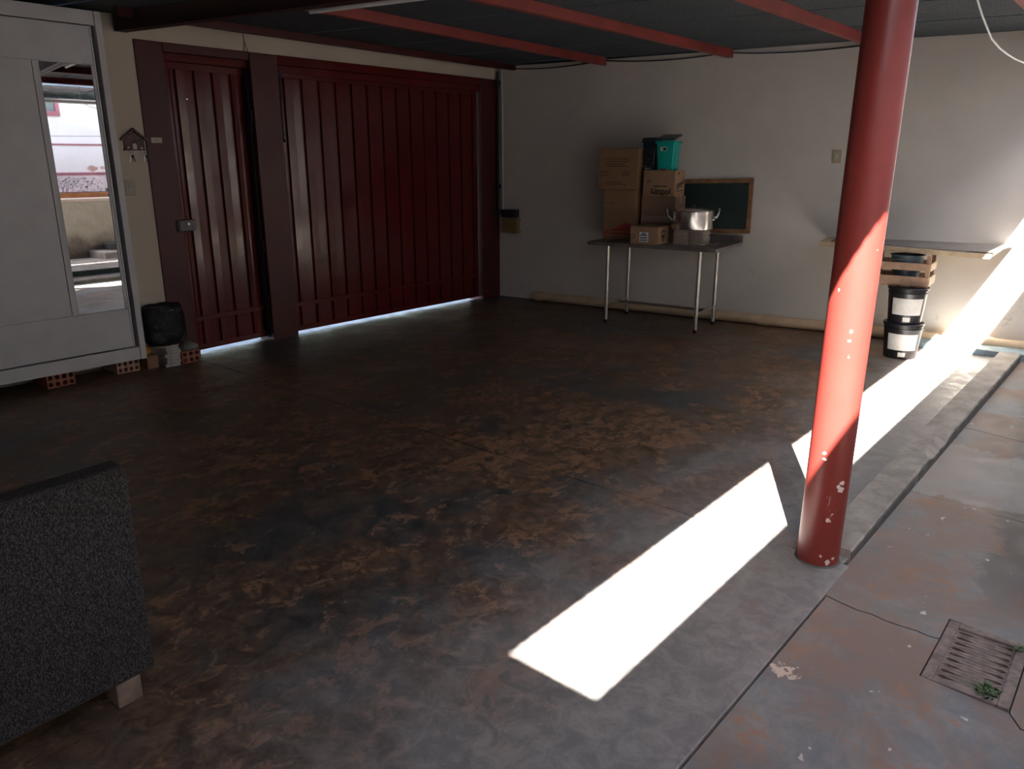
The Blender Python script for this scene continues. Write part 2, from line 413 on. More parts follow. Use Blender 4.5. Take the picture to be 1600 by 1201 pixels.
# wandering crack between the two slabs beside the drain, which sits in notches of both
def cslab(pts, nm='slab'):
    MB().prism(pts, lambda x, y: (x, y, zo(y)), lambda x, y: (x, y, -.1)).build(nm, 'outer', osub)
crack = [(2.772, .768), (2.762, .70), (2.757, .652), (2.766, .6), (2.759, .55), (2.763, .5), (2.772, .45), (2.768, .41), (2.776, GY1 + .003)]
G_ = .004
oslab(-1.8, .9, -.1, .768)
cslab([(.906, -.1), (2.40, -.1), (2.455, .05), (2.45, .085), (GX0 - G_, GY0), (GX0 - G_, GY1 + G_)] + [(x - .005, y) for x, y in crack[::-1]] + [(.906, .768)])
cslab([(2.409, -.1), (4.05, -.1), (4.06, .1), (4.04, .3), (4.05, .5), (4.03, .785), (2.775, .785)] + [(x + .004, y) for x, y in crack] + [(GX1 + G_, GY1 + G_), (GX1 + G_, GY0 - G_), (GX0, GY0 - G_), (2.459, .085), (2.464, .05)])
cslab([(4.056, -.1), (5.28, -.1), (5.30, .2), (5.27, .45), (5.29, .785), (4.037, .785), (4.047, .5), (4.047, .3), (4.067, .1)])
cslab([(5.287, -.1), (9.0, -.1), (xw(.785) + .2, .785), (5.297, .785), (5.277, .45), (5.307, .2)])

# ------------------------------------------------------------------ walls
wb = MB()
wb.box(-1.9, 2.63, 6.46, 6.62, -.1, 2.618)                       # recess behind wardrobe
wb.box(2.63, 2.915, 6.19, 6.62, -.1, 2.618)                      # pier with switch and key holder
wb.box(2.915, 7.02, 6.19, 6.42, 2.462, 2.618)                     # band over gate
w_back = wb.build('wall_back', 'wallyellow'); tag(w_back, kind='structure')
rw = MB(); ye = -6.2
rw.hexa([(xw(6.6), 6.6, -.3), (xw(ye), ye, -.3), (xw(ye) + .2, ye, -.3), (xw(6.6) + .2, 6.6, -.3)][::-1],
        [(xw(6.6), 6.6, 2.60), (xw(ye), ye, 2.60), (xw(ye) + .2, ye, 2.60), (xw(6.6) + .2, 6.6, 2.60)][::-1])
# the wall's top course, a little lower between the beams
w_right = rw.build('wall_right', 'wall'); tag(w_right, kind='structure')
w_left = MB().box(-1.95, -1.8, -6.2, 6.5, -.3, 2.9).build('wall_left', 'wall'); tag(w_left, kind='structure')

# low blue-grey plinth at the foot of the right wall
bl = MB().hexa([(7.45, .2, -.03), (xw(.2) - .13, .2, -.03), (xw(1.75) - .13, 1.75, 0), (7.40, 1.75, 0)], [(7.455, .2, .05), (xw(.2) - .13, .2, .05), (xw(1.75) - .13, 1.75, .05), (7.405, 1.75, .05)]).build('baseboard_right', 'bluepaint', bevel=.006); tag(bl, kind='structure')

# ------------------------------------------------------------------ roof: sheets in strips, two roofs with an open slot between
ceil_ = bpy.data.objects.new('ceiling', None); COL.objects.link(ceil_); tag(ceil_, kind='structure'); FR[ceil_.name_full] = Matrix()
def sheet(xa, xb, fy0, fy1, mat='roof', pitch=.06, amp=.004, name='roof_sheet'):
    n = max(4, int((xb - xa) / pitch * 2)); vs = []; m = MB()
    for i in range(n + 1):
        x = xa + (xb - xa) * i / n; dz = amp * (1 if i % 2 else -1)
        ya, yb = fy0(xr(x, .2)), fy1(xr(x, 4))
        for y, t in ((ya, 0), (yb, 0), (yb, 1), (ya, 1)):
            vs.append((xr(x, y), y, zr(y) + dz + .005 + t * .035))
    fs = []
    for i in range(n):
        for j in range(4): fs.append((i * 4 + j, i * 4 + (j + 1) % 4, i * 4 + 4 + (j + 1) % 4, i * 4 + 4 + j))
    fs += [(0, 1, 2, 3), (n * 4 + 3, n * 4 + 2, n * 4 + 1, n * 4)]
    return m.add(vs, fs).build(name, mat, ceil_)
e1 = lambda x: .222 + .010 * (x + .5)      # edge of the garage roof
e2 = lambda x: -.150 + .008 * (x + .5)     # edge of the yard roof
x = -3.9 + .05
while x < 8.0:
    sheet(x + .004, x + .896, e1, lambda q: 6.66)
    x += .9
x = -4.0
while x < 8.0:
    sheet(x + .004, x + .896, lambda q: -2.33, e2, mat='zinc', pitch=.13, amp=.012)
    x += .9
MB().hexa([(-.6, -.24, 2.575), (6.9, -.18, 2.575), (6.9, e2(6.9) + .012, 2.575), (-.6, e2(-.6) + .012, 2.575)], [(-.6, -.24, 2.617), (6.9, -.18, 2.617), (6.9, e2(6.9) + .012, 2.617), (-.6, e2(-.6) + .012, 2.617)]).build('edge_flashing', 'zinc', ceil_)
# closing strip where both roofs join, left of the slot
cs = MB().box(-1.9, -.54, -.2, .26, 2.585, 2.62).build('roof_sheet', 'zinc', ceil_)

def cbeam(name, p0, p1, h=.075, w=.05, mat='beamred', label=None, par=None):
    p0 = Vector(p0); p1 = Vector(p1); d = (p1 - p0).normalized(); s = Vector((-d.y, d.x, 0)); u = Vector((0, 0, 1)); t = .005
    prof = [(0, 0), (w, 0), (w, .018), (w - t, .018), (w - t, t), (t, t), (t, h - t), (w - t, h - t), (w - t, h - .018), (w, h - .018), (w, h), (0, h)]
    return MB().prism(prof, lambda a, b: p0 + s * a + u * b, lambda a, b: p1 + s * a + u * b).build(name, mat, par, origin=None if par else tuple(p0))
def beam(y0, y1, xs, label):
    b = cbeam('roof_beam', (xs, y0, zr(y0) - .072), (xw(y1) - .002, y1, zr(y1) - .072), h=.074)
    tag(b, label, 'beam', None)
    return b
beam(4.60, 4.85, 3.20, 'red steel roof beam nearest the gate, ending at the right wall left of the boxes')
beam(3.50, 3.53, 3.36, 'red steel roof beam running out to the right wall above the table of boxes')
beam(2.24, 2.24, 3.55, 'red steel roof beam that passes behind the top of the round column')
b4 = cbeam('roof_beam', (-1.7, .90, zr(.9) - .072), (xw(.95) - .002, .95, zr(.95) - .072), h=.074)
tag(b4, 'red steel roof beam carried on top of the round column, above the frame', 'beam')
b5 = cbeam('roof_beam', (2.70, 5.90, 2.568), (xw(5.95) - .004, 5.95, 2.552), h=.058, mat='post')
tag(b5, 'dark red beam running close along the wall over the big gate', 'beam')
b6 = cbeam('yard_beam', (-1.79, -1.0, 2.46), (xw(-1) - .01, -1.0, 2.46), h=.10, mat='bluepaint'); tag(b6, 'grey beam under the yard roof seen in the wardrobe mirror', 'beam')
b7 = cbeam('yard_fascia', (-1.79, -2.34, 2.485), (xw(-2.3) - .01, -2.34, 2.485), h=.055, mat='batten'); tag(b7, 'pale fascia at the outer edge of the yard roof, seen in the mirror', 'fascia')

# big dark rafter, resting on the gate wall
rd = Vector((.187, -1, 0)).normalized(); rs = Vector((1, .187, 0)).normalized(); p0 = Vector((2.853, 6.15, 2.512)); L = 5.6
raf = MB()
for o_, w_ in ((-.09, .04), (-.04, .04)):
    a = p0 + rs * o_; b = a + rs * w_
    q = [a, b, b + rd * L, a + rd * L]
    zt = [zr(v.y) - .002 for v in q]
    raf.hexa([(v.x, v.y, p0.z - .02 * (1 if o_ > -.1 else 0.8)) for v in q][::-1], [(v.x, v.y, z) for v, z in zip(q, zt)][::-1])
a = p0 + rs * -.09; b = p0; q = [a, b, b + rd * L, a + rd * L]
raf.hexa([(v.x, v.y, p0.z - .0) for v in q][::-1], [(v.x, v.y, p0.z + .02) for v in q][::-1])
raf = raf.build('rafter', 'darkred', origin=(2.74, 6.188, 2.5)); tag(raf, 'dark brown-red rafter running from the gate wall across the top left', 'rafter')
# white lamp batten beside the rafter
bt = thing('lamp_batten', 'switched-off white lamp batten on the side of the dark rafter', 'lamp', (3.13, 4.42, 2.50))
a0 = p0 + rd * 1.74 + rs * .006; a0.z = 2.50
def rbox(m, o, l0, l1, s0, s1, z0, z1):
    q = [o + rd * l0 + rs * s0, o + rd * l1 + rs * s0, o + rd * l1 + rs * s1, o + rd * l0 + rs * s1]
    return m.hexa([(v.x, v.y, z0) for v in q], [(v.x, v.y, z1) for v in q])
rbox(MB(), a0, 0.05, 1.25, .0, .06, 2.505, 2.555).build('housing', 'batten', bt, bevel=.004)
rbox(MB(), a0, 0.0, .05, -.002, .064, 2.498, 2.56).build('end_cap', 'cream_plastic', bt, bevel=.006)
rbox(MB(), a0, 1.25, 1.30, -.002, .064, 2.498, 2.56).build('end_cap', 'cream_plastic', bt, bevel=.006)
MB().cyl(a0 + rd * .05 + rs * .03 + Vector((0, 0, -.012)), a0 + rd * 1.25 + rs * .03 + Vector((0, 0, -.012)), .013, n=10).build('tube', 'wire', bt, smooth=True)

# ------------------------------------------------------------------ gate wall
gf = bpy.data.objects.new('trim_9', None); COL.objects.link(gf); gf.location = (2.915, 6.19, 0); FR[gf.name_full] = Matrix.Translation((2.915, 6.19, 0)); tag(gf, kind='structure')
def lumpy(m, name, mat, parent, **kw): return m.build(name, mat, parent, **kw)
MB().box(2.915, 3.135, 6.178, 6.40, -.05, 2.462).build('post', 'post', gf, bevel=.006)
MB().box(3.135, 3.17, 6.205, 6.40, -.05, 2.34).build('jamb', 'gate', gf, bevel=.004)
MB().box(3.87, 4.135, 6.165, 6.40, -.05, 2.455).build('post', 'post', gf, bevel=.006)
MB().box(6.732, 7.04, 6.172, 6.40, -.05, 2.462).build('post', 'post', gf, bevel=.006)
MB().box(3.135, 3.87, 6.178, 6.40, 2.395, 2.462).build('lintel', 'post', gf, bevel=.005)
MB().box(3.135, 3.87, 6.215, 6.40, 2.335, 2.395).build('lintel', 'gate', gf, bevel=.005)
MB().box(4.135, 6.728, 6.172, 6.40, 2.385, 2.462).build('lintel', 'gate', gf, bevel=.005)
MB().box(4.135, 6.728, 6.192, 6.226, 2.318, 2.385).build('lintel', 'gate', gf, bevel=.005)
MB().box(3.855, 3.872, 6.225, 6.40, .02, 2.335).build('jamb', 'blackiron', gf)
MB().box(3.80, 3.858, 6.315, 6.40, .012, 2.345).build('added_light_stop', 'gate', gf)  # added strip behind the ajar door, blocks outside light through its side gap
MB().box(3.14, 3.86, 6.315, 6.40, 2.25, 2.345).build('added_light_stop', 'gate', gf)  # second added strip, across the head of the same doorway

def turn(m, Y):
    m.v = [Matrix.Translation((3.172, 6.22, 0)) @ Matrix.Rotation(DOOR_A, 4, 'Z') @ Matrix.Translation((-3.172, -6.22, 0)) @ v for v in m.v] if Y < 6.23 else m.v
    return m
DOOR_A = R(4)
def leaf(root, xa, xb, gaps, zb, zt, rail, Y, tilt=0):
    turn(MB().box(xa, xb, Y + .022, Y + .04, zb, zt), Y).build('backing_sheet', 'gate', root)
    turn(MB().box(xa, xb, Y - .004, Y + .03, zt - .055, zt), Y).build('top_rail', 'gate', root, bevel=.003)
    turn(MB().box(xa, xb, Y - .003, Y + .03, rail, rail + .042), Y).build('middle_rail', 'gate', root, bevel=.003)
    turn(MB().box(xa, xb, Y - .004, Y + .03, zb, zb + .05), Y).build('bottom_rail', 'gate', root, bevel=.003)
    edges = [xa] + gaps + [xb]
    for i in range(len(edges) - 1):
        a = edges[i] + (.009 if i else 0); b = edges[i + 1] - (.009 if i < len(edges) - 2 else 0)
        if b - a < .02: continue
        # a folded plank: flat face with a slight central crease and chamfered edges
        for (z0, z1) in ((rail + .042, zt - .055), (zb + .05, rail)):
            dy = random.uniform(-.001, .001); tw = random.uniform(-.003, .003) if Y < 6.23 else random.uniform(-.0008, .0008)
            prof = [(a, Y + .024), (a + .006, Y + dy), ((a + b) / 2, Y + (.0025 if Y < 6.23 else .0006) + dy), (b - .006, Y + dy + tw), (b, Y + .024)]
            turn(MB().prism(prof, lambda u, w, z0=z0: (u, w, z0), lambda u, w, z1=z1: (u, w, z1)), Y).build('plank', 'gate', root)
dr = thing('pedestrian_door', 'narrow dark red plank door in the gate, with grey lock box, left of the big gate', 'door', (3.17, 6.22, 0))
leaf(dr, 3.172, 3.852, [3.226, 3.389, 3.554, 3.725, 3.832], .022, 2.333, .27, 6.225)
lk = MB().box(3.075, 3.235, 6.165, 6.222, 1.035, 1.125).build('lock_box', 'greypaint', dr, bevel=.006); lk['label'] = 'grey painted surface lock box'
MB().box(3.078, 3.10, 6.158, 6.166, 1.03, 1.13).build('lock_plate', 'blackiron', lk, bevel=.002)
MB().cyl((3.165, 6.166, 1.093), (3.165, 6.145, 1.093), .011, n=12).build('key_cylinder', 'chrome', lk, smooth=True)
for z in (1.95, .85, .35): MB().cyl((3.86, 6.20, z - .05), (3.86, 6.20, z + .05), .012, n=10).build('hinge', 'blackiron', dr, smooth=True)
MB().cyl((3.30, 6.226, 2.06), (3.30, 6.205, 2.06), .007, n=8).build('screw', 'chrome', dr)

bg_ = thing('big_gate', 'wide dark red gate of upright ribbed planks filling the right of the opening', 'gate', (4.14, 6.22, 0))
gg = [4.22 + .1867 * i for i in range(14)]
leaf(bg_, 4.142, 6.717, gg, .022, 2.34, .255, 6.235)
MB().box(6.69, 6.717, 6.226, 6.24, .03, 2.315).build('edge_strip', 'gate', bg_, bevel=.003)
rod = MB().cyl((4.175, 6.205, 2.44), (4.165, 6.205, 1.76), .009, n=8)
rod.box(4.15, 4.19, 6.19, 6.225, 2.30, 2.33).box(4.145, 4.185, 6.19, 6.225, 1.80, 1.825).box(4.155, 4.175, 6.17, 6.215, 1.745, 1.765)
rod.build('drop_bolt', 'blackiron', bg_, smooth=True)
for z in (.62, .03):
    q = MB().box(6.715, 6.80, 6.150, 6.171, z, z + .055).build('latch_bracket', 'post', bg_, bevel=.005)

# painted timber threshold of the outside pavement
pv = MB().box(2.2, 8.2, 6.44, 16, -.2, -.025).build('pavement', 'paving'); tag(pv, kind='structure')
th_ = MB().box(2.9, 7.2, 6.22, 6.46, -.2, -.022).build('threshold', 'kerb'); tag(th_, kind='structure')

# small plate on the left post
lp = thing('name_plate', 'tiny pale plate with worn print on the left gate post', 'plate', (2.996, 6.178, 1.74))
MB().box(2.955, 3.04, 6.172, 6.178, 1.722, 1.762).build('plate', 'cream_plastic', lp, bevel=.002)
for i in range(3): MB().box(2.965, 3.03 - i * .008, 6.1712, 6.1722, 1.731 + i * .009, 1.7335 + i * .009).build('print_line', 'fadedink', lp)

# hanging wire loop above the door
wl = MB().tube([(3.84, 6.183, 2.60), (3.842, 6.18, 2.53), (3.83, 6.178, 2.49), (3.826, 6.177, 2.465), (3.838, 6.174, 2.445), (3.858, 6.174, 2.447), (3.864, 6.176, 2.47), (3.85, 6.178, 2.51), (3.843, 6.18, 2.54)], .0025, 6).build('wire_loop', 'blackiron', origin=(3.84, 6.183, 2.44)); tag(wl, 'thin dark wire loop hanging on the wall above the narrow door', 'wire')

# key holder, keys, switch on the pier
kh = thing('key_holder', 'dark wooden house-shaped key holder on the pier beside the gate', 'key holder', (2.822, 6.19, 1.66))
MB().prism([(2.745, 1.672), (2.90, 1.672), (2.90, 1.745), (2.822, 1.80), (2.745, 1.745)], lambda u, w: (u, 6.176, w), lambda u, w: (u, 6.19, w)).build('body', 'keyhouse', kh, bevel=.002)
MB().hexa([(2.722, 6.155, 1.735), (2.826, 6.155, 1.812), (2.826, 6.19, 1.812), (2.722, 6.19, 1.735)], [(2.722, 6.155, 1.748), (2.822, 6.155, 1.826), (2.822, 6.19, 1.826), (2.722, 6.19, 1.748)]).build('roof_board', 'keyhouse', kh)
MB().hexa([(2.812, 6.155, 1.812), (2.922, 6.155, 1.732), (2.922, 6.19, 1.732), (2.812, 6.19, 1.812)], [(2.820, 6.155, 1.828), (2.924, 6.155, 1.746), (2.924, 6.19, 1.746), (2.820, 6.19, 1.828)]).build('roof_board', 'keyhouse', kh)
MB().box(2.738, 2.908, 6.160, 6.19, 1.664, 1.673).build('ledge', 'keyhouse', kh)
dp = [(2.806, 1.673), (2.838, 1.673), (2.838, 1.70)] + [(2.822 + .016 * math.cos(a), 1.70 + .016 * math.sin(a)) for a in [math.pi * i / 8 for i in range(1, 8)]] + [(2.806, 1.70)]
d_ = MB().prism(dp, lambda u, w: (u, 6.172, w), lambda u, w: (u, 6.177, w)).build('little_door', 'cream_plastic', kh); d_['label'] = 'pale arched little door'
for x in (2.778, 2.875):
    MB().lathe([(.004, 0), (.010, .003), (.010, .012), (.005, .018)], (x - .008, 6.166, 1.674), 10).build('figurine', 'cream_plastic', kh, smooth=True)
for x in (2.772, 2.798, 2.852, 2.89):
    MB().tube([(x, 6.176, 1.668), (x, 6.162, 1.664), (x, 6.156, 1.654), (x, 6.163, 1.648)], .0018, 6).build('hook', 'chrome', kh)
def keys(x, lab):
    kk = thing('key_bunch', lab, 'keys', (x, 6.163, 1.60))
    MB().tube([(x + .011 * math.cos(a), 6.163, 1.640 + .011 * math.sin(a)) for a in [2 * math.pi * i / 12 for i in range(13)]], .0013, 5).build('ring', 'chrome', kk)
    for i, s in enumerate((-.35, .1, .4)):
        m = MB(); c = Vector((x + .006 * s, 6.163 - .003 * i, 1.63)); d = Vector((math.sin(s), 0, -math.cos(s)))
        e = Vector((d.z, 0, -d.x))
        def q(a0, a1, w): m.add([c + d * a0 + e * w, c + d * a1 + e * w, c + d * a1 - e * w, c + d * a0 - e * w, c + d * a0 + e * w + Vector((0, .002, 0)), c + d * a1 + e * w + Vector((0, .002, 0)), c + d * a1 - e * w + Vector((0, .002, 0)), c + d * a0 - e * w + Vector((0, .002, 0))], [(0, 3, 2, 1), (4, 5, 6, 7), (0, 1, 5, 4), (1, 2, 6, 5), (2, 3, 7, 6), (3, 0, 4, 7)])
        q(0, .02, .009); q(.02, .052, .0035)
        m.build('key', ['steel', 'iron', 'blackiron'][i], kk)
keys(2.785, 'small bunch of keys hanging from the left end of the wooden key holder')
keys(2.893, 'darker bunch of keys hanging from the right end of the wooden key holder')
def switch(name, label, F, mat='greybeige', rocker='cream_plastic'):
    s = thing(name, label, 'switch', frame=F)
    m = MB().box(-.038, .038, -.058, .058, 0, .008); m.build('plate', mat, s, bevel=.003, frame=Matrix())
    MB().box(-.016, .016, -.02, .02, .008, .010).build('insert', 'ink' if rocker == 'x' else 'greybeige', s, frame=Matrix())
    MB().box(-.012, .012, .002, .017, .009, .014).build('rocker', rocker, s, bevel=.002, frame=Matrix())
    MB().box(-.012, .012, -.017, -.002, .009, .013).build('rocker', rocker, s, bevel=.002, frame=Matrix())
    return s
switch('light_switch', 'grey-beige double light switch on the pier below the key holder', face_frame((2.752, 6.19, 1.39), (1, 0, 0), (0, 0, 1)))
switch('light_switch', 'cream light switch plate high on the right wall left of the round column', face_frame(Vector((xw(2.505), 2.505, 1.625)), WD, (0, 0, 1)), 'tanplate')

# conduits and operator boxes at the wall corner
c1 = MB().cyl((6.985, 6.15, 1.0), (6.985, 6.15, 2.545), .014, n=12)
c1 = c1.build('black_conduit', 'blackiron', smooth=True, origin=(6.985, 6.15, 1.0)); tag(c1, 'thin black conduit running down the wall corner right of the big gate', 'pipe')
for z in (2.4, 1.27):
    MB().box(6.955, 7.015, 6.125, 6.178, z, z + .05).build('clamp', 'black', c1, bevel=.004)
c2 = MB().cyl((7.015, 6.10, 1.03), (7.012, 6.11, 2.56), .013, n=12).build('white_conduit', 'cream_plastic', smooth=True, origin=(7.015, 6.1, 1.03)); tag(c2, 'thin pale conduit running up beside the black conduit in the corner', 'pipe')
def wallbox(m, y0, y1, d0, d1, z0, z1):
    P = lambda y, d, z: Vector((xw(y), y, z)) + WNrm * d
    return m.hexa([P(y0, d0, z0), P(y1, d0, z0), P(y1, d1, z0), P(y0, d1, z0)], [P(y0, d0, z1), P(y1, d0, z1), P(y1, d1, z1), P(y0, d1, z1)])
mo = thing('gate_motor', 'small black gate motor box in the corner right of the gate', 'motor', (xw(5.98), 5.98, .94))
wallbox(MB(), 6.10, 5.90, .001, .10, .945, 1.035).build('housing', 'black', mo, bevel=.01)
wallbox(MB(), 6.08, 5.92, .099, .106, .96, 1.02).build('cover', 'navy', mo, bevel=.004)
MB().cyl(Vector((xw(6.0), 6.0, 1.0)) + WNrm * .05 + Vector((0, .07, 0)), Vector((6.90, 6.172, 1.0)), .015, n=10).build('arm', 'blackiron', mo, smooth=True)
ob = thing('junction_box', 'ochre junction box fixed under the black gate motor', 'box', (xw(5.96), 5.96, .77))
wallbox(MB(), 6.08, 5.88, .001, .09, .765, .935).build('housing', 'ochre', ob, bevel=.008)
wallbox(MB(), 6.065, 5.895, .089, .098, .78, .92).build('lid', 'ochre', ob, bevel=.004)
wallbox(MB(), 5.878, 5.862, .02, .04, .80, .90).build('hinge', 'cream_plastic', ob, bevel=.003)

# cables along the top of the right wall
def wpt(y, z, d=.015): return Vector((xw(y), y, z)) + WNrm * d
def sag(a, b, dz, n=12): return [wpt(a[0] + (b[0] - a[0]) * i / n, a[1] + (b[1] - a[1]) * i / n - dz * 4 * (i / n) * (1 - i / n)) for i in range(n + 1)]
cb = MB().tube(sag((6.03, 2.575), (4.9, 2.59), .03) + sag((4.8, 2.58), (3.6, 2.58), .03)[1:] + sag((3.45, 2.565), (2.3, 2.565), .022)[1:], .006, 6).build('black_cable', 'black', smooth=True, origin=(7.1, 4, 2.5)); tag(cb, 'black cable sagging along the top of the right wall under the roof', 'cable')
wc = MB().tube([(4.45, .93, 2.50), (4.451, .92, 2.40), (4.455, .91, 2.316), (4.558, .9, 2.261), (4.861, .9, 2.19), (5.1, .9, 2.17), (5.357, .9, 2.163), (5.6, .9, 2.161), (5.911, .9, 2.167), (6.4, .92, 2.22), (6.9, .95, 2.32), (7.4, .96, 2.50)], .0045, 6).build('white_cable', 'wire', smooth='all', origin=(4.45, .93, 2.5)); tag(wc, 'white cable drooping from the roof at the top right, right of the column', 'cable')

# beige pipe along the foot of the right wall
PO = .075
pp = thing('floor_pipe', 'long beige plastic pipe lying along the foot of the right wall', 'pipe', (xw(5.6), 5.6, 0))
A = wpt(5.62, .056, PO); B = wpt(.1, .056, PO)
MB().tube([A, wpt(3.5, .056, PO), wpt(1.5, .056, PO), B], .052, 16).build('tube', 'pvc', pp, smooth=True)
MB().cyl(A - WD * .02, A + WD * .07, .058, n=16).build('end_cap', 'pvc', pp, smooth=True, bevel=.006)
for y in (3.0, 1.1):
    a = wpt(y, .056, PO); MB().cyl(a - WD * .05, a + WD * .05, .058, n=16).build('coupling', 'pvc', pp, smooth=True)

# ------------------------------------------------------------------ column
cl = thing('column', 'round red steel column with chipped paint standing by the kerb', 'column', (3.035, .878, 0))
MB().cyl((3.029, .897, 0), (3.035, .878, zr(.86) - .076), .083, n=48).build('shaft', 'column', cl, smooth=True)
MB().lathe([(.082, .0), (.090, .0), (.088, .003), (.0835, .006)], (3.029, .897, 0), 40).build('foot_ring', 'kerb', cl, smooth=True)
MB().box(2.94, 3.14, .80, 1.0, zr(.86) - .080, zr(.86) - .073).build('cap_plate', 'beamred', cl)

# ------------------------------------------------------------------ drain grate with weed
GZ = zo(.25) + .001
dg_ = thing('drain_grate', 'square rusty iron drain grate set in the concrete at lower right', 'drain grate', ((GX0 + GX1) / 2, (GY0 + GY1) / 2, GZ - .05))
F_ = .034
for b in ((GX0, GX1, GY0, GY0 + F_), (GX0, GX1, GY1 - F_, GY1), (GX0, GX0 + F_, GY0 + F_, GY1 - F_), (GX1 - F_, GX1, GY0 + F_, GY1 - F_)):
    MB().box(*b, GZ - .03, GZ + .004).build('frame_bar', 'iron', dg_, bevel=.003)
ix0, ix1 = GX0 + F_, GX1 - F_; iy0, iy1 = GY0 + F_, GY1 - F_; nb = 9; pw = (ix1 - ix0) / nb
for i in range(nb):
    for sgn in (0, 1):
        # half bar: straight on its seam side, bulging on its slot side
        base = ix0 + pw * i + (pw if sgn else 0); d = -1 if sgn else 1
        pr = [(base + d * .0012, iy0)]
        for t in [j / 36 for j in range(37)]:
            e = min(t, 1 - t) * (iy1 - iy0)
            bl_ = math.sqrt(max(0, 1 - ((e - .020) / .013) ** 2)) if e < .020 else max(0, 1 - (e - .020) / .055) ** 1.6
            wid = pw / 2 - .0009 - .0095 * bl_
            pr.append((base + d * max(.006, wid), iy0 + t * (iy1 - iy0)))
        pr.append((base + d * .0012, iy1))
        MB().prism(pr, lambda u, w: (u, w, GZ - .022), lambda u, w: (u, w, GZ - .004)).build('bar', 'iron', dg_)
MB().box(GX0 + .01, GX1 - .01, GY0 + .01, GY1 - .01, GZ - .085, GZ - .08).build('sump', 'black', dg_)
def weed(cx, cy, n, spread, h, lab):
    m = MB()
    for i in range(n):
        a = random.uniform(0, 6.28); r = spread * random.random() ** .7; x, y = cx + r * math.cos(a) * 1.3, cy + r * math.sin(a)
        ln = random.uniform(.4, 1) * h; b = random.uniform(0, 6.28); lean = random.uniform(.5, 1.6) * ln
        p = [Vector((x, y, GZ - .004)), Vector((x + math.cos(b) * lean * .4, y + math.sin(b) * lean * .4, GZ + ln * .6)), Vector((x + math.cos(b) * lean, y + math.sin(b) * lean, GZ + ln * .75))]
        w = Vector((-math.sin(b), math.cos(b), 0)) * random.uniform(.0015, .004)
        m.add([p[0] - w, p[0] + w, p[1] + w, p[1] - w, p[2]], [(0, 1, 2, 3), (3, 2, 4)])
    o = m.build('weed_tuft', 'leaf', origin=(cx, cy, GZ)); tag(o, lab, 'weed', kind='stuff')
weed(2.565, .195, 110, .032, .022, 'green weed tuft growing at the near corner of the drain grate')
weed(2.88, .145, 22, .016, .024, 'little green sprout at the far right corner of the drain grate')

# ------------------------------------------------------------------ wardrobe and its bricks
def hollow_brick(name, label, w, h, d, nx, nz, mat, group=None, rot=0):
    """clay block, holes running along y; origin at base centre of front face"""
    m = MB(); cw, ch = w / nx, h / nz
    for i in range(nx):
        for j in range(nz):
            cx, cz = -w / 2 + cw * (i + .5), ch * (j + .5); N = 8
            sq = []; ho = []
            for q in range(N):
                a = math.pi / N + 2 * math.pi * q / N; c, s_ = math.cos(a), math.sin(a); k_ = 1 / max(abs(c), abs(s_))
                sq.append((cx + c * k_ * cw / 2, cz + s_ * k_ * ch / 2)); ho.append((cx + c * cw * .36, cz + s_ * ch * .38))
            # square corners are kept by adding them
            for yy, flip in ((0, 0), (d, 1)):
                vs = [(x, yy, z) for x, z in sq] + [(x, yy, z) for x, z in ho]
                corners = [(cx + cw / 2, yy, cz + ch / 2), (cx - cw / 2, yy, cz + ch / 2), (cx - cw / 2, yy, cz - ch / 2), (cx + cw / 2, yy, cz - ch / 2)]
                fs = [(q, (q + 1) % N, N + (q + 1) % N, N + q) for q in range(N)]
                m.add(vs + corners, fs + [(0, 1, 2 * N)] + [(2, 3, 2 * N + 1)] + [(4, 5, 2 * N + 2)] + [(6, 7, 2 * N + 3)])
            m.add([(x, 0, z) for x, z in ho] + [(x, d, z) for x, z in ho], [(q, (q + 1) % N, N + (q + 1) % N, N + q) for q in range(N)])
    m.add([(-w / 2, 0, 0), (w / 2, 0, 0), (w / 2, d, 0), (-w / 2, d, 0), (-w / 2, 0, h), (w / 2, 0, h), (w / 2, d, h), (-w / 2, d, h)], [(0, 1, 2, 3), (4, 5, 6, 7), (1, 2, 6, 5), (3, 0, 4, 7)])
    me = bpy.data.meshes.new(name); me.from_pydata([tuple(v) for v in m.v], [], m.f); me.materials.append(M[mat]); me.materials.append(M['groove'])
    o = bpy.data.objects.new(name, me); COL.objects.link(o); tag(o, label, 'brick', group)
    return o
b1 = hollow_brick('hollow_brick', 'red hollow clay brick under the wardrobe plinth, further left', .19, .098, .29, 4, 2, 'brick'); b1.location = (1.995, 6.03, 0)
b2 = hollow_brick('hollow_brick', 'pale hollow clay brick under the right end of the wardrobe', .17, .098, .29, 4, 2, 'paleterracotta'); b2.location = (2.49, 6.05, 0); 
b2b = hollow_brick('hollow_brick', 'hollow brick under the far left end of the wardrobe, out of view', .19, .098, .29, 4, 2, 'brick'); b2b.location = (1.1, 6.03, 0)

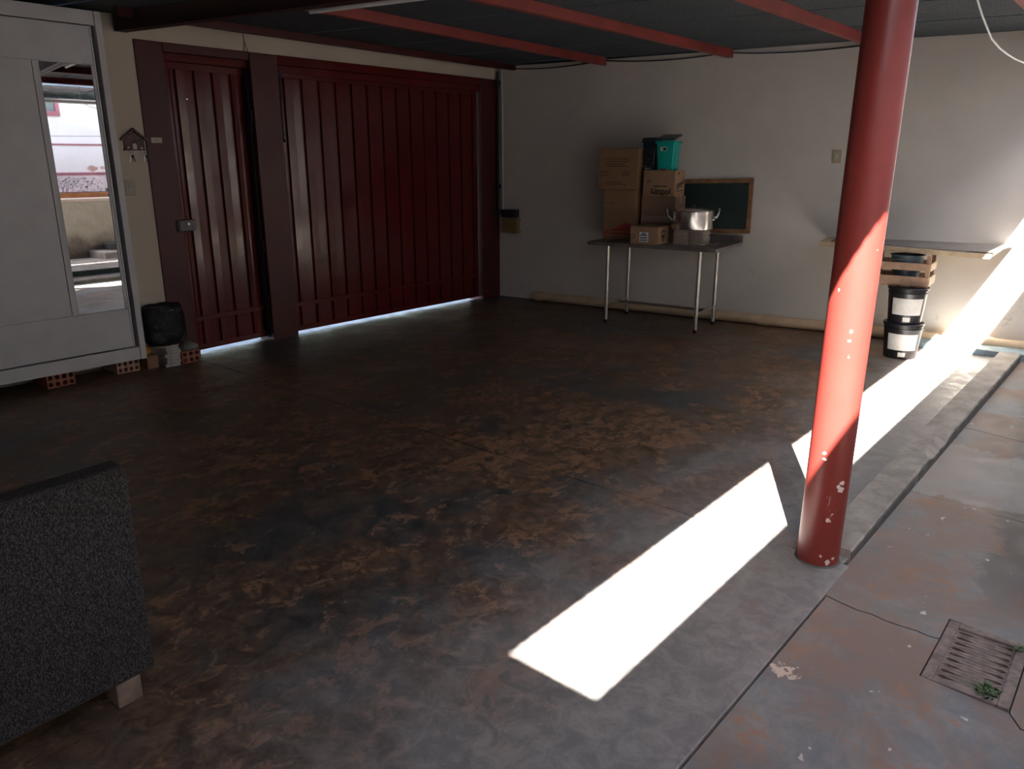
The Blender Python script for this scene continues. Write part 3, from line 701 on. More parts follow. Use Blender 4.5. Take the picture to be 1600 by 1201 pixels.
WX0, WX1, WY0, WY1, WZ0, WZ1 = .86, 2.618, 6.0, 6.455, .10, 2.585
wd = thing('wardrobe', 'tall white sliding-door wardrobe with a narrow mirror, standing on bricks at left', 'wardrobe', (1.74, 6.2, .10))
MB().box(WX0, WX1, WY0 + .05, WY1, WZ0 + .002, WZ0 + .03).build('bottom_board', 'white', wd)
MB().box(WX0, WX1, WY0 + .05, WY1, WZ1 - .03, WZ1).build('top_board', 'white', wd)
MB().box(WX0 + .02, WX1 - .02, WY1 - .012, WY1 - .002, WZ0, WZ1).build('back_board', 'white', wd)
MB().box(WX1 - .045, WX1, WY0 - .012, WY1, WZ0, WZ1).build('side_panel', 'white', wd, bevel=.003)
MB().box(WX0, WX0 + .045, WY0 - .012, WY1, WZ0, WZ1).build('side_panel', 'white', wd, bevel=.003)
MB().box(WX0 + .045, WX1 - .046, WY0 - .004, WY0 + .03, WZ0, .198).build('plinth', 'white', wd, bevel=.003)
MB().box(WX0 + .045, WX1 - .046, WY0 - .004, WY0 + .03, 2.492, WZ1).build('cornice', 'white', wd, bevel=.003)
def door(xa, xb, mx0, mx1, Y, mirror):
    d = MB().box(xa, xb, Y + .012, Y + .028, .205, 2.488).build('door', 'white', wd)
    g = .003
    def pan(n, a, b, z0, z1, mat='white', y=Y): return MB().box(a + g, b - g, y, Y + .013, z0 + g, z1 - g).build(n, mat, d, bevel=.0015, seg=1)
    pan('upper_panel', xa, xb, 2.235, 2.488)
    pan('lower_panel', xa, xb, .205, .505)
    if mirror:
        pan('centre_panel', xa, mx0 - .045, .505, 2.235)
        pan('mirror_stile', mx0 - .045, mx0, .505, 2.235)
        pan('mirror_stile', mx1, xb, .505, 2.235)
        mm = MB().box(mx0 + .001, mx1 - .001, Y + .003, Y + .013, .508, 2.232).build('mirror', 'mirror', d)
    else: pan('centre_panel', xa, xb, .505, 2.235)
    MB().box(xb - .012, xb, Y - .006, Y + .02, .205, 2.488).build('pull_strip', 'white', d, bevel=.002)
    return d
door(1.42, 2.545, 2.178, 2.512, 6.006, True)
door(WX0 + .046, 1.47, 0, 0, 6.038, False)

# ------------------------------------------------------------------ things between wardrobe and gate
def crumple(o, amp, sc, seed=0, zfix=None):
    for v in o.data.vertices:
        if zfix is not None and v.co.z < zfix: continue
        p = v.co * sc + Vector((seed, seed * 2, 0)); v.co += Vector((noise.noise(p), noise.noise(p + Vector((5, 0, 0))), .6 * noise.noise(p + Vector((0, 9, 0))))) * amp
BX, BY = 2.805, 6.035
bn = thing('waste_bin', 'small bin wrapped in a black liner, between the wardrobe and the gate', 'bin', (BX, BY, .157))
MB().lathe([(.080, .157), (.090, .160), (.108, .30), (.122, .46), (.116, .46), (.102, .30), (.084, .17), (0.01, .165)], (BX, BY, 0), 28).build('pail', 'cream_plastic', bn, smooth=True)
pr = [(.117, .475), (.128, .492), (.145, .488), (.160, .45), (.168, .38), (.172, .31), (.168, .25), (.160, .205), (.140, .182), (.118, .178), (.110, .20)]
lin = MB().lathe(pr, (BX, BY, 0), 40); inn = MB()
lin.v = [Vector((v.x, BY + (v.y - BY) * .78, v.z)) for v in lin.v]; o = lin.build('bin_liner', 'bag', bn, smooth='all'); o['label'] = 'black plastic liner folded over the rim'
crumple(o, .012, 16, 1); crumple(o, .006, 40, 3)
for i in range(6):
    z = .0 + i * .0261; a = random.uniform(-.2, .2); s = .078 + random.uniform(-.01, .012); ox = random.uniform(-.012, .012)
    ps = MB().hexa(*[[(BX + .015 + ox + (s * x * math.cos(a) - .08 * y * math.sin(a)), BY + (s * x * math.sin(a) + .08 * y * math.cos(a)), zz) for x, y in ((-.75, -1), (.75, -1), (.75, 1), (-.75, 1))] for zz in (z, z + .0252)]).build('paper_bundle', 'bundle', origin=(BX, BY, z), bevel=.002)
    tag(ps, ['first', 'second', 'third', 'fourth', 'fifth', 'sixth'][i] + ' white paper bundle up from the floor, under the black-lined bin', 'paper', 'paper bundles under the bin')
yb = thing('cardboard_box', 'low brown cardboard box on the floor between wardrobe and bin', 'box', (2.68, 6.07, 0))
MB().box(2.628, 2.715, 6.02, 6.17, 0, .10).build('body', 'card', yb, bevel=.002)
MB().hexa([(2.628, 6.02, .10), (2.715, 6.02, .10), (2.715, 5.985, .115), (2.628, 5.985, .115)], [(2.628, 6.02, .103), (2.715, 6.02, .103), (2.715, 5.985, .118), (2.628, 5.985, .118)]).build('flap', 'card', yb)
yc = MB().lathe([(.002, 0), (.04, .002), (.05, .025), (.042, .055), (.02, .075), (.003, .08)], (2.652, 6.10, .104), 18).build('yellow_cloth', 'yellowcloth', smooth='all', origin=(2.652, 6.10, .104)); crumple(yc, .012, 25, 4, .01); tag(yc, 'crumpled yellow cloth on the brown box beside the wardrobe', 'cloth')
b3 = hollow_brick('hollow_brick', 'red hollow clay brick on the floor beside the narrow door', .155, .098, .17, 3, 2, 'brick'); b3.location = (2.965, 5.972, 0); b3.rotation_euler = (0, 0, R(3))
gc = MB().lathe([(.003, 0), (.065, .0), (.085, .008), (.075, .026), (.06, .042), (.025, .054), (.003, .056)], (2.985, 6.05, .0985), 24).build('grey_cloth', 'greycloth', smooth='all', origin=(2.985, 6.05, .0985)); crumple(gc, .012, 14, 8, .012); tag(gc, 'folded grey cloth lying on the hollow brick beside the narrow door', 'cloth')

# ------------------------------------------------------------------ sofa seen from behind
sf = thing('sofa', 'charcoal tweed sofa seen from behind at lower left', 'sofa', (-.1, 2.55, 0), R(3.26))
def sfb(x0, x1, y0, y1, z0, z1, name, mat='fabric', bevel=.02, parent=None):
    F = Matrix.Translation((.852, 2.177, 0)) @ Matrix.Rotation(R(3.26), 4, 'Z')
    m = MB().box(x0, x1, y0, y1, z0, z1); m.v = [F @ v for v in m.v]; return m.build(name, mat, parent or sf, bevel=bevel, smooth=True, seg=4)
sfb(-1.9, 0, 0, .085, .08, .757, 'backrest', bevel=.016)
sfb(-1.9, -.004, .085, .80, .08, .26, 'base')
sfb(-1.9, -.96, .09, .82, .26, .40, 'seat_cushion', bevel=.04)
sfb(-.95, -.006, .09, .82, .26, .40, 'seat_cushion', bevel=.04)
for x in (-.125, -1.85):
    for y in (.008, .70):
        sfb(x, x + .075, y, y + .075, 0, .08, 'leg', 'woodleg', .004)

# ------------------------------------------------------------------ steel table
TH = R(7); T = Vector((math.sin(TH), -math.cos(TH), 0)); N_ = Vector((math.cos(TH), math.sin(TH), 0)); TC = Vector((6.83, 3.845, 0))
TF = Matrix((T, N_, Vector((0, 0, 1)))).transposed().to_4x4(); TF.translation = TC      # x along the table, y towards the wall
def tb(m, t0, t1, n0, n1, z0, z1):
    vs = [TF @ Vector(p) for p in ((t0, n0, z0), (t0, n1, z0), (t1, n1, z0), (t1, n0, z0))]
    vt = [TF @ Vector(p) for p in ((t0, n0, z1), (t0, n1, z1), (t1, n1, z1), (t1, n0, z1))]
    return m.hexa(vs, vt)
def tp(t, n, z): return TF @ Vector((t, n, z))
TZ = .81
tbl = thing('steel_table', 'stainless steel work table by the right wall, loaded with boxes', 'table', frame=TF)
tb(MB(), -.69, .64, -.285, .50, .776, TZ).build('table_top', 'steeltop', tbl, bevel=.004)
tb(MB(), -.69, .64, .485, .50, TZ, .87).build('upstand', 'steeltop', tbl, bevel=.003)
for t in (-.475, .475):
    for n in (-.25, .25):
        g = MB().cyl(tp(t, n, .03), tp(t, n, .777), .019, n=16).build('leg', 'steel', tbl, smooth=True)
        MB().cyl(tp(t, n, 0), tp(t, n, .032), .015, .021, n=12).build('foot', 'black', g, smooth=True)
for t in (-.475, .475): MB().cyl(tp(t, -.25, .18), tp(t, .25, .18), .013, n=12).build('stretcher', 'steel', tbl, smooth=True)
MB().cyl(tp(-.475, .02, .18), tp(.475, .02, .18), .013, n=12).build('stretcher', 'steel', tbl, smooth=True)

def carton(label, t0, t1, n0, n1, z0, z1, mat='card', tape=True, top='closed'):
    c = thing('cardboard_box', label, 'box', frame=TF @ Matrix.Translation(((t0 + t1) / 2, (n0 + n1) / 2, z0)))
    tb(MB(), t0, t1, n0, n1, z0, z1 - .004).build('body', mat, c, bevel=.004)
    mid = (n0 + n1) / 2
    tb(MB(), t0 + .001, t1 - .001, n0 + .001, mid - .001, z1 - .004, z1 - .001).build('flap', mat, c)
    tb(MB(), t0 + .001, t1 - .001, mid + .001, n1 - .001, z1 - .004, z1 - .001).build('flap', mat, c)
    if tape: 
        m = tb(MB(), t0 - .0005, t1 + .0005, mid - .025, mid + .025, z1 - .001, z1 - .0002); tb(m, t1 + .0001, t1 + .001, mid - .025, mid + .025, z1 - .07, z1 - .0002)
        m.build('tape', 'cardpale', c)
    return c
def ff(t, n, z): return face_frame(tp(t, n, z), T, (0, 0, 1))          # on a front face
def fs_(t, n, z): return face_frame(tp(t, n, z), N_, (0, 0, 1))       # on a right side face
def mark(c, name, t0, t1, n, z0, z1, mat, side=False):
    if side: tb(MB(), n, n + .001, t0, t1, z0, z1).build(name, mat, c)
    else: tb(MB(), t0, t1, n - .001, n, z0, z1).build(name, mat, c)

cB = carton('tall cardboard box with a red wave, lowest at the left of the table', -.665, -.315, .0, .28, TZ, 1.308)
m = MB(); pts = [(-.655, .905), (-.60, .905), (-.52, .925), (-.46, .965), (-.41, .985), (-.36, .975), (-.325, .95), (-.325, .90), (-.655, .895)]
m.prism(pts, lambda u, w: tp(u, -.001, w), lambda u, w: tp(u, .0005, w)).build('red_wave', 'redink', cB)
mark(cB, 'red_stripe', -.655, -.325, 0, .868, .882, 'redink')
mark(cB, 'print_line', -.64, -.56, 0, 1.17, 1.178, 'fadedink')
cA = carton('large printed cardboard box, topmost of the left stack on the table', -.735, -.305, .0, .28, 1.308, 1.705)
for i, (a, b, z) in enumerate(((-.66, -.42, 1.60), (-.645, -.40, 1.575), (-.65, -.44, 1.55), (-.63, -.41, 1.53), (-.66, -.47, 1.375), (-.645, -.42, 1.355))):
    mark(cA, 'print_line', a, b, 0, z, z + .008, 'fadedink')
for i in range(3):
    mark(cA, 'print_line', -.715, -.63, 0, 1.44 + i * .02, 1.447 + i * .02, 'fadedink')
    mark(cA, 'print_line', -.47, -.39, 0, 1.44 + i * .02, 1.447 + i * .02, 'fadedink')
cF = carton('cardboard box sealed with clear tape, under the box lettered in black', -.275, .08, .06, .33, TZ, 1.252, 'cardtape')
mark(cF, 'tape', -.274, .079, .06, 1.0, 1.06, 'cardgrey')
cE = carton('cardboard box with bold black lettering, carrying the two pedal bins', -.25, .08, .02, .28, 1.252, 1.497, 'cardpale', tape=False)
text_mesh('Limpol', .075, ff(-.06, .0185, 1.30), 'lettering', 'ink', cE, .0025)
mark(cE, 'print_line', -.14, .0, .02, 1.342, 1.352, 'ink'); mark(cE, 'print_line', -.12, .01, .02, 1.268, 1.274, 'ink')
text_mesh('Limpol', .075, face_frame(tp(.0812, .16, 1.37), N_ + Vector((0, 0, .28)), Vector((0, 0, 1)) - N_ * .28), 'lettering', 'ink', cE, .0025)
mark(cE, 'print_line', .05, .24, .08, 1.30, 1.308, 'ink', True)
text_mesh('177', .035, ff(-.19, .0185, 1.39), 'lettering', 'ink', cE, .001); text_mesh('177', .035, fs_(.0812, .10, 1.465), 'lettering', 'ink', cE, .001)
cG = carton('low cardboard box with a white label and shield emblem, front of the table', -.235, .055, -.266, .0, TZ, .98, 'cardpale', tape=False)
mark(cG, 'label', -.135, -.045, -.266, .835, .925, 'paper')
for z in (.845, .868, .892): mark(cG, 'print_line', -.128, -.055, -.2669, z, z + .011, 'blueink')
mark(cG, 'print_line', -.11, -.07, -.2669, .906, .918, 'blueink')
def ring_mark(c, cx, cz, r, w, P, mat='ink', n=20):
    m = MB()
    for i in range(n):
        a, b = 2 * math.pi * i / n, 2 * math.pi * (i + 1) / n
        m.add([P(cx + q * math.cos(x), cz + q * math.sin(x)) for x, q in ((a, r), (b, r), (b, r - w), (a, r - w))], [(0, 1, 2, 3)])
    m.build('round_emblem', mat, c)
ring_mark(cG, -.205, .88, .024, .008, lambda u, w: tp(u, -.2668, w), 'fadedink')
sh = [(-.045, .93), (0, .95), (.045, .93), (.04, .88), (.02, .845), (0, .83), (-.02, .845), (-.04, .88)]
shi = [(u * .72, .892 + (w - .892) * .72) for u, w in sh]
m = MB()
for i in range(8):
    j = (i + 1) % 8; m.add([tp(.0558, -.14 + u, w) for u, w in (sh[i], sh[j], shi[j], shi[i])], [(0, 1, 2, 3)])
m.add([tp(.0558, -.14 + u, w) for u, w in ((-.03, .90), (.03, .90), (.022, .868), (-.022, .868))], [(0, 1, 2, 3)])
m.build('shield_emblem', 'ink', cG)

# pedal bins on the lettered box
def pedal_bin(name, label, tc, nc, z, wb_, wt, db, dt, h, mat, lidmat, rot, tilt, sticker):
    F = TF @ Matrix.Translation((tc, nc, z)) @ Matrix.Rotation(rot, 4, 'Z')
    b = thing(name, label, 'bin', frame=F)
    def fr(w0, d0, z0, w1, d1, z1, nm, mt, par, bev=.01):
        m = MB().hexa([F @ Vector(p) for p in ((-w0, -d0, z0), (w0, -d0, z0), (w0, d0, z0), (-w0, d0, z0))], [F @ Vector(p) for p in ((-w1, -d1, z1), (w1, -d1, z1), (w1, d1, z1), (-w1, d1, z1))])
        return m.build(nm, mt, par, bevel=bev, smooth=True, seg=3)
    body = fr(wb_, db, .012, wt, dt, h, 'body', mat, b)
    for x in (-wb_ + .018, wb_ - .018):
        for y in (-db + .02, db - .02):
            MB().hexa([F @ Vector(p) for p in ((x - .018, y - .02, 0), (x + .018, y - .02, 0), (x + .018, y + .02, 0), (x - .018, y + .02, 0))], [F @ Vector(p) for p in ((x - .018, y - .02, .02), (x + .018, y - .02, .02), (x + .018, y + .02, .02), (x - .018, y + .02, .02))]).build('foot', mat, b)
    fr(wt + .006, dt + .006, h - .022, wt + .007, dt + .007, h, 'rim', mat, b, .004)
    lt = [F @ Vector(p) for p in ((-wt - .004, -dt - .004, h + .001), (wt + .004, -dt - .004, h + .001), (wt + .004, dt + .004, h + .001 + tilt), (-wt - .004, dt + .004, h + .001 + tilt))]
    lu = [v + Vector((0, 0, .02)) for v in lt]
    ld = MB().hexa(lt, lu).build('lid', lidmat, b, bevel=.006)
    MB().hexa([F @ Vector(p) for p in ((-.03, -db - .022, .008), (.03, -db - .022, .008), (.03, -db + .01, .008), (-.03, -db + .01, .008))], [F @ Vector(p) for p in ((-.03, -db - .022, .02), (.03, -db - .022, .02), (.03, -db + .01, .024), (-.03, -db + .01, .024))]).build('pedal', 'chrome' if sticker else 'greybeige', b, bevel=.003)
    if sticker:
        def q(x0, x1, z0, z1, off, mt, nm):
            dy = lambda z_: -(db + (dt - db) * (z_ - .012) / (h - .012)) - off
            MB().add([F @ Vector(p) for p in ((x0, dy(z0), z0), (x1, dy(z0), z0), (x1, dy(z1), z1), (x0, dy(z1), z1))], [(0, 1, 2, 3)]).build(nm, mt, b)
        q(-.05, .02, h * .66, h * .80, .001, 'paper', 'sticker'); q(-.02, .014, h * .68, h * .77, .002, 'ink', 'sticker_print')
    else:
        for x0, z0 in ((-.01, .10), (-.05, .03), (.03, .03)):
            MB().hexa([F @ Vector(p) for p in ((x0, -db - .006, z0), (x0 + .03, -db - .006, z0), (x0 + .03, -db + .004, z0), (x0, -db + .004, z0))], [F @ Vector(p) for p in ((x0, -db - .012, z0 + .012), (x0 + .03, -db - .012, z0 + .012), (x0 + .03, -db + .004, z0 + .012), (x0, -db + .004, z0 + .012))]).build('clip', 'chrome', b)
    return b
pedal_bin('pedal_bin', 'teal plastic pedal bin with a raised dark lid on top of the boxes', -.045, .125, 1.497, .076, .093, .078, .092, .272, 'teal', 'lidgrey', R(0), .045, True)
pedal_bin('pedal_bin', 'dark navy pedal bin standing behind and left of the teal bin', -.227, .14, 1.497, .056, .070, .055, .066, .28, 'navy', 'navy', R(-3), .012, False)

# two stacks of cardboard trays with pot on top
ORD = ['first', 'second', 'third', 'fourth', 'fifth', 'sixth', 'seventh', 'eighth', 'ninth']
def trays(t0, t1, n0, n1, lab, grp):
    z = TZ + .0003; h = .0163
    for i in range(9):
        a = random.uniform(-.006, .006); b = random.uniform(-.006, .006)
        m = tb(MB(), t0 + a, t1 + a, n0 + b, n1 + b, z, z + .0085)
        e = .032
        for (p, q, r, s_) in ((t0 + a + e, t0 + a + e + .004, n0 + b + e, n1 + b - e), (t1 + a - .004 - e, t1 + a - e, n0 + b + e, n1 + b - e), (t0 + a + e, t1 + a - e, n0 + b + e, n0 + b + .004 + e), (t0 + a + e, t1 + a - e, n1 + b - .004 - e, n1 + b - e)):
            tb(m, p, q, r, s_, z + .0085, z + h - .0005)
        o = m.build('cardboard_tray', 'traypale', origin=tp((t0 + t1) / 2, (n0 + n1) / 2, z)); tag(o, ORD[i] + ' cardboard tray up from the table in ' + lab, 'tray', grp); z += h
    return z
zt1 = trays(.125, .265, -.05, .14, 'the left-hand stack under the pot', 'cardboard trays in the left stack')
zt2 = trays(.285, .41, -.01, .18, 'the right-hand stack under the pot', 'cardboard trays in the right stack')
PC = tp(.288, .0, zt2)
pot = thing('cooking_pot', 'large aluminium cooking pot with lid and two ear handles on the tray stacks', 'pot', tuple(PC))
r_ = .198; hp = .168
MB().lathe([(.0, 0), (r_ - .012, 0), (r_ - .003, .004), (r_, .014), (r_, hp), (r_ + .004, hp + .003), (r_ - .003, hp + .004), (r_ - .004, .02), (.0, .01)], PC, 56).build('body', 'alu', pot, smooth=True)
ld = MB().lathe([(.0, hp + .003), (r_ + .004, hp + .003), (r_ + .006, hp + .008), (r_ - .012, hp + .014), (.1, hp + .028), (.0, hp + .032)], PC, 56).build('lid', 'alu', pot, smooth=True)
MB().lathe([(.010, hp + .028), (.010, hp + .040), (.022, hp + .048), (.022, hp + .058), (.012, hp + .063), (.0, hp + .063)], PC, 18).build('knob', 'blackiron', ld, smooth=True)
vr = Vector((.45, -.89, 0)).normalized()
for s_ in (-1, 1):
    side = vr * s_; fw = Vector((-side.y, side.x, 0))
    pts = []
    for i in range(13):
        a = math.pi * i / 12
        pts.append(PC + side * (r_ + .002 + .045 * math.sin(a) ** .7) + fw * (.058 * math.cos(a)) + Vector((0, 0, .105 + .085 * math.sin(a) ** 2.2)))
    MB().tube(pts, .0085, 8).build('handle', 'alu', pot, smooth='all')
    for e in (0, -1):
        MB().cyl(pts[e] - side * .012 + Vector((0, 0, -.012)), pts[e] + side * .006 + Vector((0, 0, -.012)), .013, n=10).build('rivet_plate', 'alu', pot, smooth=True)
sc = tb(MB(), .425, .50, .03, .21, TZ + .0005, TZ + .006).build('card_scrap', 'cardgrey', origin=tp(.46, .12, TZ)); tag(sc, 'flat scrap of grey cardboard lying right of the tray stacks', 'cardboard')

# chalkboard leaning on the wall
BL = Vector(tp(.0, .275, TZ)) ; cbw, cbh = .78, .53
right = (T + Vector((0, 0, .03))).normalized()
bot = tp(.705, .487, .895); 
topc = Vector((xw(3.12) - .035, 3.12, 1.405)); up = (topc - bot); up = (up - right * up.dot(right)).normalized(); 
BF = face_frame(bot - right * cbw, right, up)   # x right, y up, z out of the face (to the room)
if BF.col[2].x > 0: pass
ck = thing('chalkboard', 'green chalkboard in a brown wooden frame leaning on the wall behind the pot', 'chalkboard', frame=BF)
def bb(x0, x1, y0, y1, z0, z1, nm, mt, bev=.002):
    m = MB().box(x0, x1, y0, y1, z0, z1); m.v = [BF @ v for v in m.v]; return m.build(nm, mt, ck, bevel=bev)
bb(.03, cbw - .03, .03, cbh - .03, -.008, .002, 'writing_surface', 'chalk')
bb(0, cbw, 0, .042, -.014, .008, 'frame_rail', 'woodframe'); bb(0, cbw, cbh - .042, cbh, -.014, .008, 'frame_rail', 'woodframe')
bb(0, .042, .042, cbh - .042, -.014, .008, 'frame_stile', 'woodframe'); bb(cbw - .042, cbw, .042, cbh - .042, -.014, .008, 'frame_stile', 'woodframe')

# ------------------------------------------------------------------ buckets, crate, boards behind the column
def bucket(label, c, h, rot):
    c = Vector(c); b = thing('paint_bucket', label, 'bucket', tuple(c), rot)
    MB().lathe([(.0, .004), (.118, .004), (.125, .0), (.128, .012), (.146, h - .055), (.150, h - .05), (.150, h - .043), (.146, h - .04), (.148, h - .018), (.141, h - .014), (.12, .02), (0, .012)], c, 40).build('body', 'black', b, smooth=True)
    ldd = MB().lathe([(.0, h - .016), (.150, h - .02), (.156, h - .022), (.157, h - .006), (.152, h), (.136, h), (.132, h - .008), (0, h - .008)], c, 40).build('lid', 'black', b, smooth=True)
    # curved paper label facing the camera
    vd = math.atan2(-c.y, -c.x); m = MB(); nseg = 14; vs = []
    for i in range(nseg + 1):
        a = vd - .80 + 1.75 * i / nseg
        for z in (.075, h - .085):
            r = .1285 + (.146 - .128) * (z - .012) / (h - .067) + .0012; vs.append(c + Vector((r * math.cos(a), r * math.sin(a), z)))
    m.add(vs, [(i * 2, i * 2 + 2, i * 2 + 3, i * 2 + 1) for i in range(nseg)]).build('label', 'paper', b, smooth='all')['label'] = 'white paper label'
    vs = []; m = MB()
    for i in range(5):
        a = vd - .10 + .42 * i / 4
        for z in (.02, .058): r = .1285 + .018 * (z - .012) / (h - .067) + .0012; vs.append(c + Vector((r * math.cos(a), r * math.sin(a), z)))
    m.add(vs, [(i * 2, i * 2 + 2, i * 2 + 3, i * 2 + 1) for i in range(4)]).build('sticker', 'paper', b)
    ha = vd + math.pi / 2 - .25; pts = []
    d1 = Vector((math.cos(ha), math.sin(ha), 0)); d2 = Vector((-d1.y, d1.x, 0))
    for i in range(15):
        a = math.pi * i / 14
        pts.append(c + d1 * .154 * math.cos(a) + d2 * .162 * math.sin(a) + Vector((0, 0, h - .045 - .05 * math.sin(a))))
    MB().tube(pts, .003, 6).build('handle', 'chrome', b, smooth='all')
    return b
BC = Vector((6.955, 1.60, 0)); BHh = .297
bucket('black paint bucket with a white label, standing on the floor behind the column', BC, BHh, 0)
bucket('black paint bucket with a white label, stacked on the other bucket under the crate', BC + Vector((-.006, .0, BHh)), BHh, R(6))
CZ = 2 * BHh + .001
cr = thing('wooden_crate', 'slatted orange wooden crate on top of the two paint buckets', 'crate', (7.05, 1.62, CZ), R(5))
CF = FR[cr.name_full]
def cbx(x0, x1, y0, y1, z0, z1, nm, mt='crate', bev=.002):
    m = MB().box(x0, x1, y0, y1, CZ + z0, CZ + z1); m.v = [CF @ Vector((v.x, v.y, v.z - CZ)) for v in m.v]; return m.build(nm, mt, cr, bevel=bev)
cx0, cx1, cy0, cy1, chh = -.15, .15, -.15, .28, .262
for z0, z1 in ((.012, .085), (.135, .195)):
    cbx(cx0 - .012, cx0, cy0, cy1, z0, z1, 'slat'); cbx(cx1, cx1 + .012, cy0, cy1, z0, z1, 'slat')
    cbx(cx0, cx1, cy0 - .012, cy0, z0, z1, 'slat', 'pine'); cbx(cx0, cx1, cy1, cy1 + .012, z0, z1, 'slat', 'pine')
for x in (cx0, cx1 - .03):
    for y in (cy0, cy1 - .03): cbx(x, x + .03, y, y + .03, 0, chh, 'corner_post')
for i in range(4): cbx(cx0, cx1, cy0 + .03 + i * .095, cy0 + .11 + i * .095, 0, .012, 'floor_slat')
# dark tub inside crate
tub = thing('plastic_tub', 'dark blue-grey plastic tub sitting inside the slatted crate', 'tub', tuple(CF @ Vector((-.02, .04, .0125))))
cc = CF @ Vector((0, .045, .0125))
MB().lathe([(0, 0), (.085, 0), (.095, .01), (.125, .225), (.133, .228), (.133, .235), (.118, .235), (.088, .02), (0, .012)], cc, 36).build('body', simple('slate_plastic', (.06, .085, .10), .45), tub, smooth=True)
MB().tube([cc + Vector((.128 * math.cos(a), .128 * math.sin(a), .205 - .02 * math.sin(a))) for a in [math.pi * i / 12 for i in range(13)]], .004, 6).build('handle', 'greybeige', tub)

PZ = CZ + chh + .0005
def board(pts, z0, z1, curl=None):
    m = MB(); n = 12; vs = []; a, b, c, d = [Vector((*p, 0)) for p in pts]   # a,b front left->right, d,c back left->right
    for i in range(n + 1):
        t = i / n; f = a.lerp(b, t); g = d.lerp(c, t); zc = curl(t) if curl else 0
        vs += [(f.x, f.y, z0 + zc), (g.x, g.y, z0 + zc * .6), (g.x, g.y, z1 + zc * .6), (f.x, f.y, z1 + zc)]
    fs = [(i * 4 + j, i * 4 + (j + 1) % 4, i * 4 + 4 + (j + 1) % 4, i * 4 + 4 + j) for i in range(n) for j in range(4)] + [(0, 1, 2, 3), (n * 4 + 3, n * 4 + 2, n * 4 + 1, n * 4)]
    return m.add(vs, fs)
pl = board([(7.10, 2.42), (6.945, 1.06), (xw(1.0) - .02, 1.10), (xw(2.42) - .02, 2.50)], PZ, PZ + .038).build('plank', 'pine', origin=(7.2, 1.7, PZ), bevel=.003); tag(pl, 'pale wooden plank lying on the crate along the right wall behind the column', 'plank')
gb = board([(7.14, 2.33), (6.985, 1.04), (xw(1.0) - .03, 1.02), (xw(2.42) - .03, 2.40)], PZ + .0385, PZ + .046, lambda t: .03 * max(0, t - .75) ** 2 * 16 * .4).build('thin_board', simple('grey_board', (.22, .20, .19), .6, var=.2), origin=(7.2, 1.7, PZ + .04)); tag(gb, 'thin grey board with a curling right end, lying on the pale plank', 'board')

# ------------------------------------------------------------------ yard behind the camera, seen in the mirror
yp = MB().hexa([(-1.8, -2.4, -.3), (9.2, -2.4, -.3), (9.2, -.105, -.3), (-1.8, -.105, -.3)], [(-1.8, -2.4, -.05), (9.2, -2.4, -.05), (9.2, -.105, .035), (-1.8, -.105, .035)]).build('floor', 'paving'); tag(yp, kind='structure')
yt = MB().box(-1.8, 9.2, -.104, -.094, -.12, .03).build('trim_2', 'darkgreenpaint'); tag(yt, kind='structure')
s1 = MB().box(5.55, 7.6, -2.39, -1.75, -.06, .075).build('trim_3', 'paving', bevel=.01); tag(s1, kind='structure')
s2 = MB().box(5.80, 7.8, -2.39, -2.08, .075, .19).build('trim_4', 'kerb', bevel=.01); tag(s2, kind='structure')
s3 = MB().box(6.05, 6.6, -1.75, -1.715, -.03, .05).build('trim_5', 'brick', bevel=.005); tag(s3, kind='structure')
rwl = MB().box(-1.8, 9.2, -2.62, -2.4, -.3, .90).build('wall_front', 'retain'); tag(rwl, kind='structure')
cp = MB().box(-1.8, 9.2, -2.66, -2.37, .90, .955).build('trim_6', 'wallout', bevel=.008); tag(cp, kind='structure')
tr = MB().box(-1.8, 9.2, -4.4, -2.62, .5, .90).build('floor', 'paving'); tag(tr, kind='structure')
hw = MB().box(-2.5, 10, -4.62, -4.4, .3, 6.7).build('wall_house', 'wallout'); tag(hw, kind='structure')
for z0, z1 in ((1.30, 1.355), (1.855, 1.885)):
    bnd = MB().box(-2.5, 10, -4.40, -4.388, z0, z1).build('trim_%d' % (7 if z0 < 1.5 else 8), 'bandred', bevel=.002); tag(bnd, kind='structure')
win = MB()
wn = bpy.data.objects.new('window_1', None); COL.objects.link(wn); wn.location = (5.6, -4.4, 2.4); FR[wn.name_full] = Matrix.Translation((5.6, -4.4, 2.4)); tag(wn, kind='structure')
for b in ((5.0, 6.17, 2.38, 2.46), (5.0, 6.17, 3.44, 3.52), (5.0, 5.08, 2.46, 3.44), (6.10, 6.17, 2.46, 3.44), (5.56, 5.61, 2.46, 3.44)):
    MB().box(b[0], b[1], -4.40, -4.36, b[2], b[3]).build('frame_bar', 'bandred', wn, bevel=.004)
MB().box(5.08, 5.56, -4.398, -4.392, 2.46, 3.44).build('pane', 'glass', wn); MB().box(5.61, 6.10, -4.398, -4.392, 2.46, 3.44).build('pane', 'glass', wn)
yw = MB().tube([(-1.8 + i * 1.1, -3.0, 2.07 - .10 * math.sin(math.pi * i / 10)) for i in range(11)], .004, 5).build('clothes_line', 'blackiron', origin=(3, -3, 2)); tag(yw, 'thin clothes line strung across the yard, seen in the mirror', 'line')
dd = MB().box(-2.5, 10, -4.40, -4.393, .90, 1.30).build('trim_10', simple('pinkish_dado_paint', (.60, .42, .35), .8, var=.2, scale=3)); tag(dd, kind='structure')
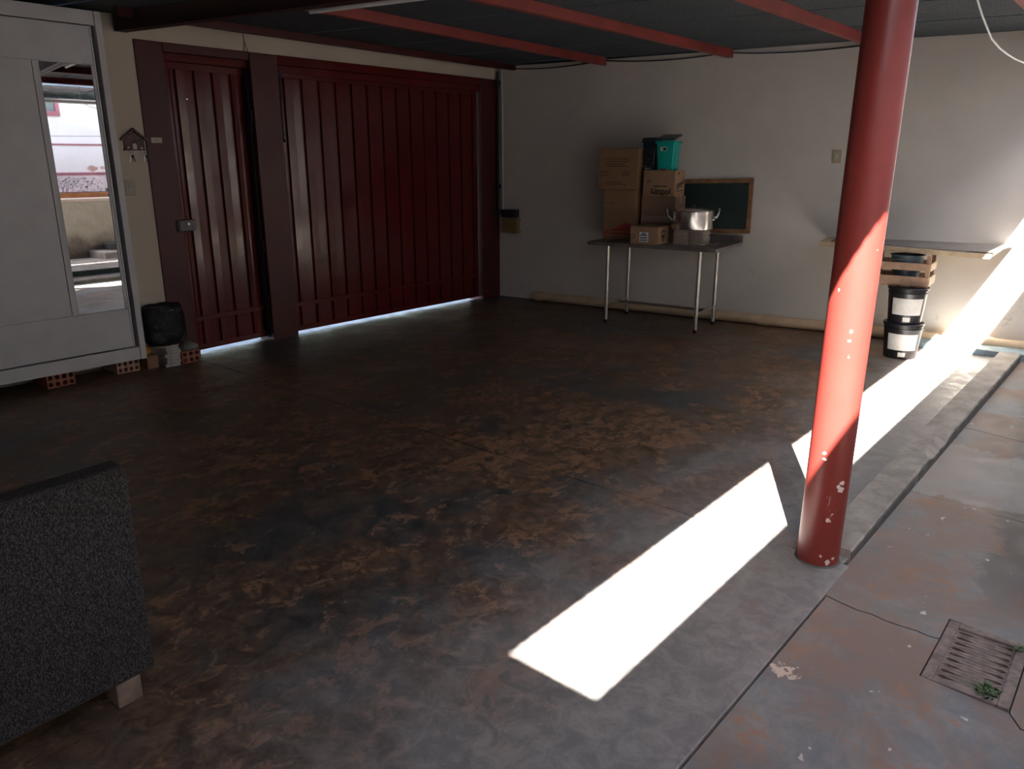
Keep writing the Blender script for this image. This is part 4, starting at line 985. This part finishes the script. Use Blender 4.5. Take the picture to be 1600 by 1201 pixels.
# patches of bare plaster on the house wall
for (px, pz, s) in ((6.62, 1.43, .10), (6.82, 1.44, .055), (7.03, 1.44, .09), (7.25, 1.42, .06)):
    m = MB(); pts = [(px + s * (1 + .5 * noise.noise((i * 1.7, px * 5, 0))) * math.cos(2 * math.pi * i / 14), pz + .55 * s * (1 + .6 * noise.noise((i * 1.3, pz, px * 3))) * math.sin(2 * math.pi * i / 14)) for i in range(14)]
    m.prism(pts, lambda u, w: (u, -4.398, w), lambda u, w: (u, -4.402, w)).build('bare_plaster', 'bareplaster', hw)
def planter(label, x0, x1, y0, y1, h, mat):
    p = thing('planter', label, 'planter', ((x0 + x1) / 2, (y0 + y1) / 2, .955 if y1 > -2.65 else .90))
    z = .9005 if y1 < -2.66 else .956
    m = MB().hexa([(x0 + .02, y0 + .02, z), (x1 - .02, y0 + .02, z), (x1 - .02, y1 - .02, z), (x0 + .02, y1 - .02, z)], [(x0, y0, z + h), (x1, y0, z + h), (x1, y1, z + h), (x0, y1, z + h)]).build('trough', mat, p, bevel=.008)
    MB().box(x0 + .015, x1 - .015, y0 + .015, y1 - .015, z + h - .004, z + h + .006).build('soil', 'groove', p)
    return p, z + h
def foliage(par, x0, x1, yc, z, h, n, mat='plant'):
    m = MB()
    for i in range(n):
        bx, by = random.uniform(x0, x1), yc + random.uniform(-.06, .06); a = random.uniform(0, 6.28); r = random.random() * .14; zz = z + random.random() ** .8 * h
        c = Vector((bx + r * math.cos(a), by + r * math.sin(a), zz)); d = Vector((math.cos(a), math.sin(a), random.uniform(-.3, .7))).normalized() * random.uniform(.03, .06); w = d.cross(Vector((0, 0, 1))).normalized() * .02
        m.add([c, c + d * .5 + w, c + d, c + d * .5 - w], [(0, 1, 2, 3)])
    for i in range(5):
        bx = random.uniform(x0, x1); m.tube([(bx, yc, z), (bx + random.uniform(-.08, .08), yc + random.uniform(-.06, .06), z + h * .8)], .004, 5)
    f = m.build('foliage', mat, par); f['kind'] = 'stuff'
p1, zz = planter('orange planter trough with a purple-leaved plant on the yard wall, seen in the mirror', 5.3, 6.15, -2.95, -2.70, .14, 'terrapot'); foliage(p1, 5.35, 6.1, -2.82, zz, .25, 420)
p2, zz = planter('dark grey planter trough on the yard wall, right of the orange one in the mirror', 6.2, 6.75, -2.95, -2.72, .20, 'darkpot'); foliage(p2, 6.3, 6.7, -2.82, zz, .10, 90)
p3, zz = planter('brown low planter trough at the far right of the yard wall, seen in the mirror', 6.85, 7.4, -2.95, -2.72, .12, 'woodframe'); foliage(p3, 6.9, 7.35, -2.82, zz, .10, 60)
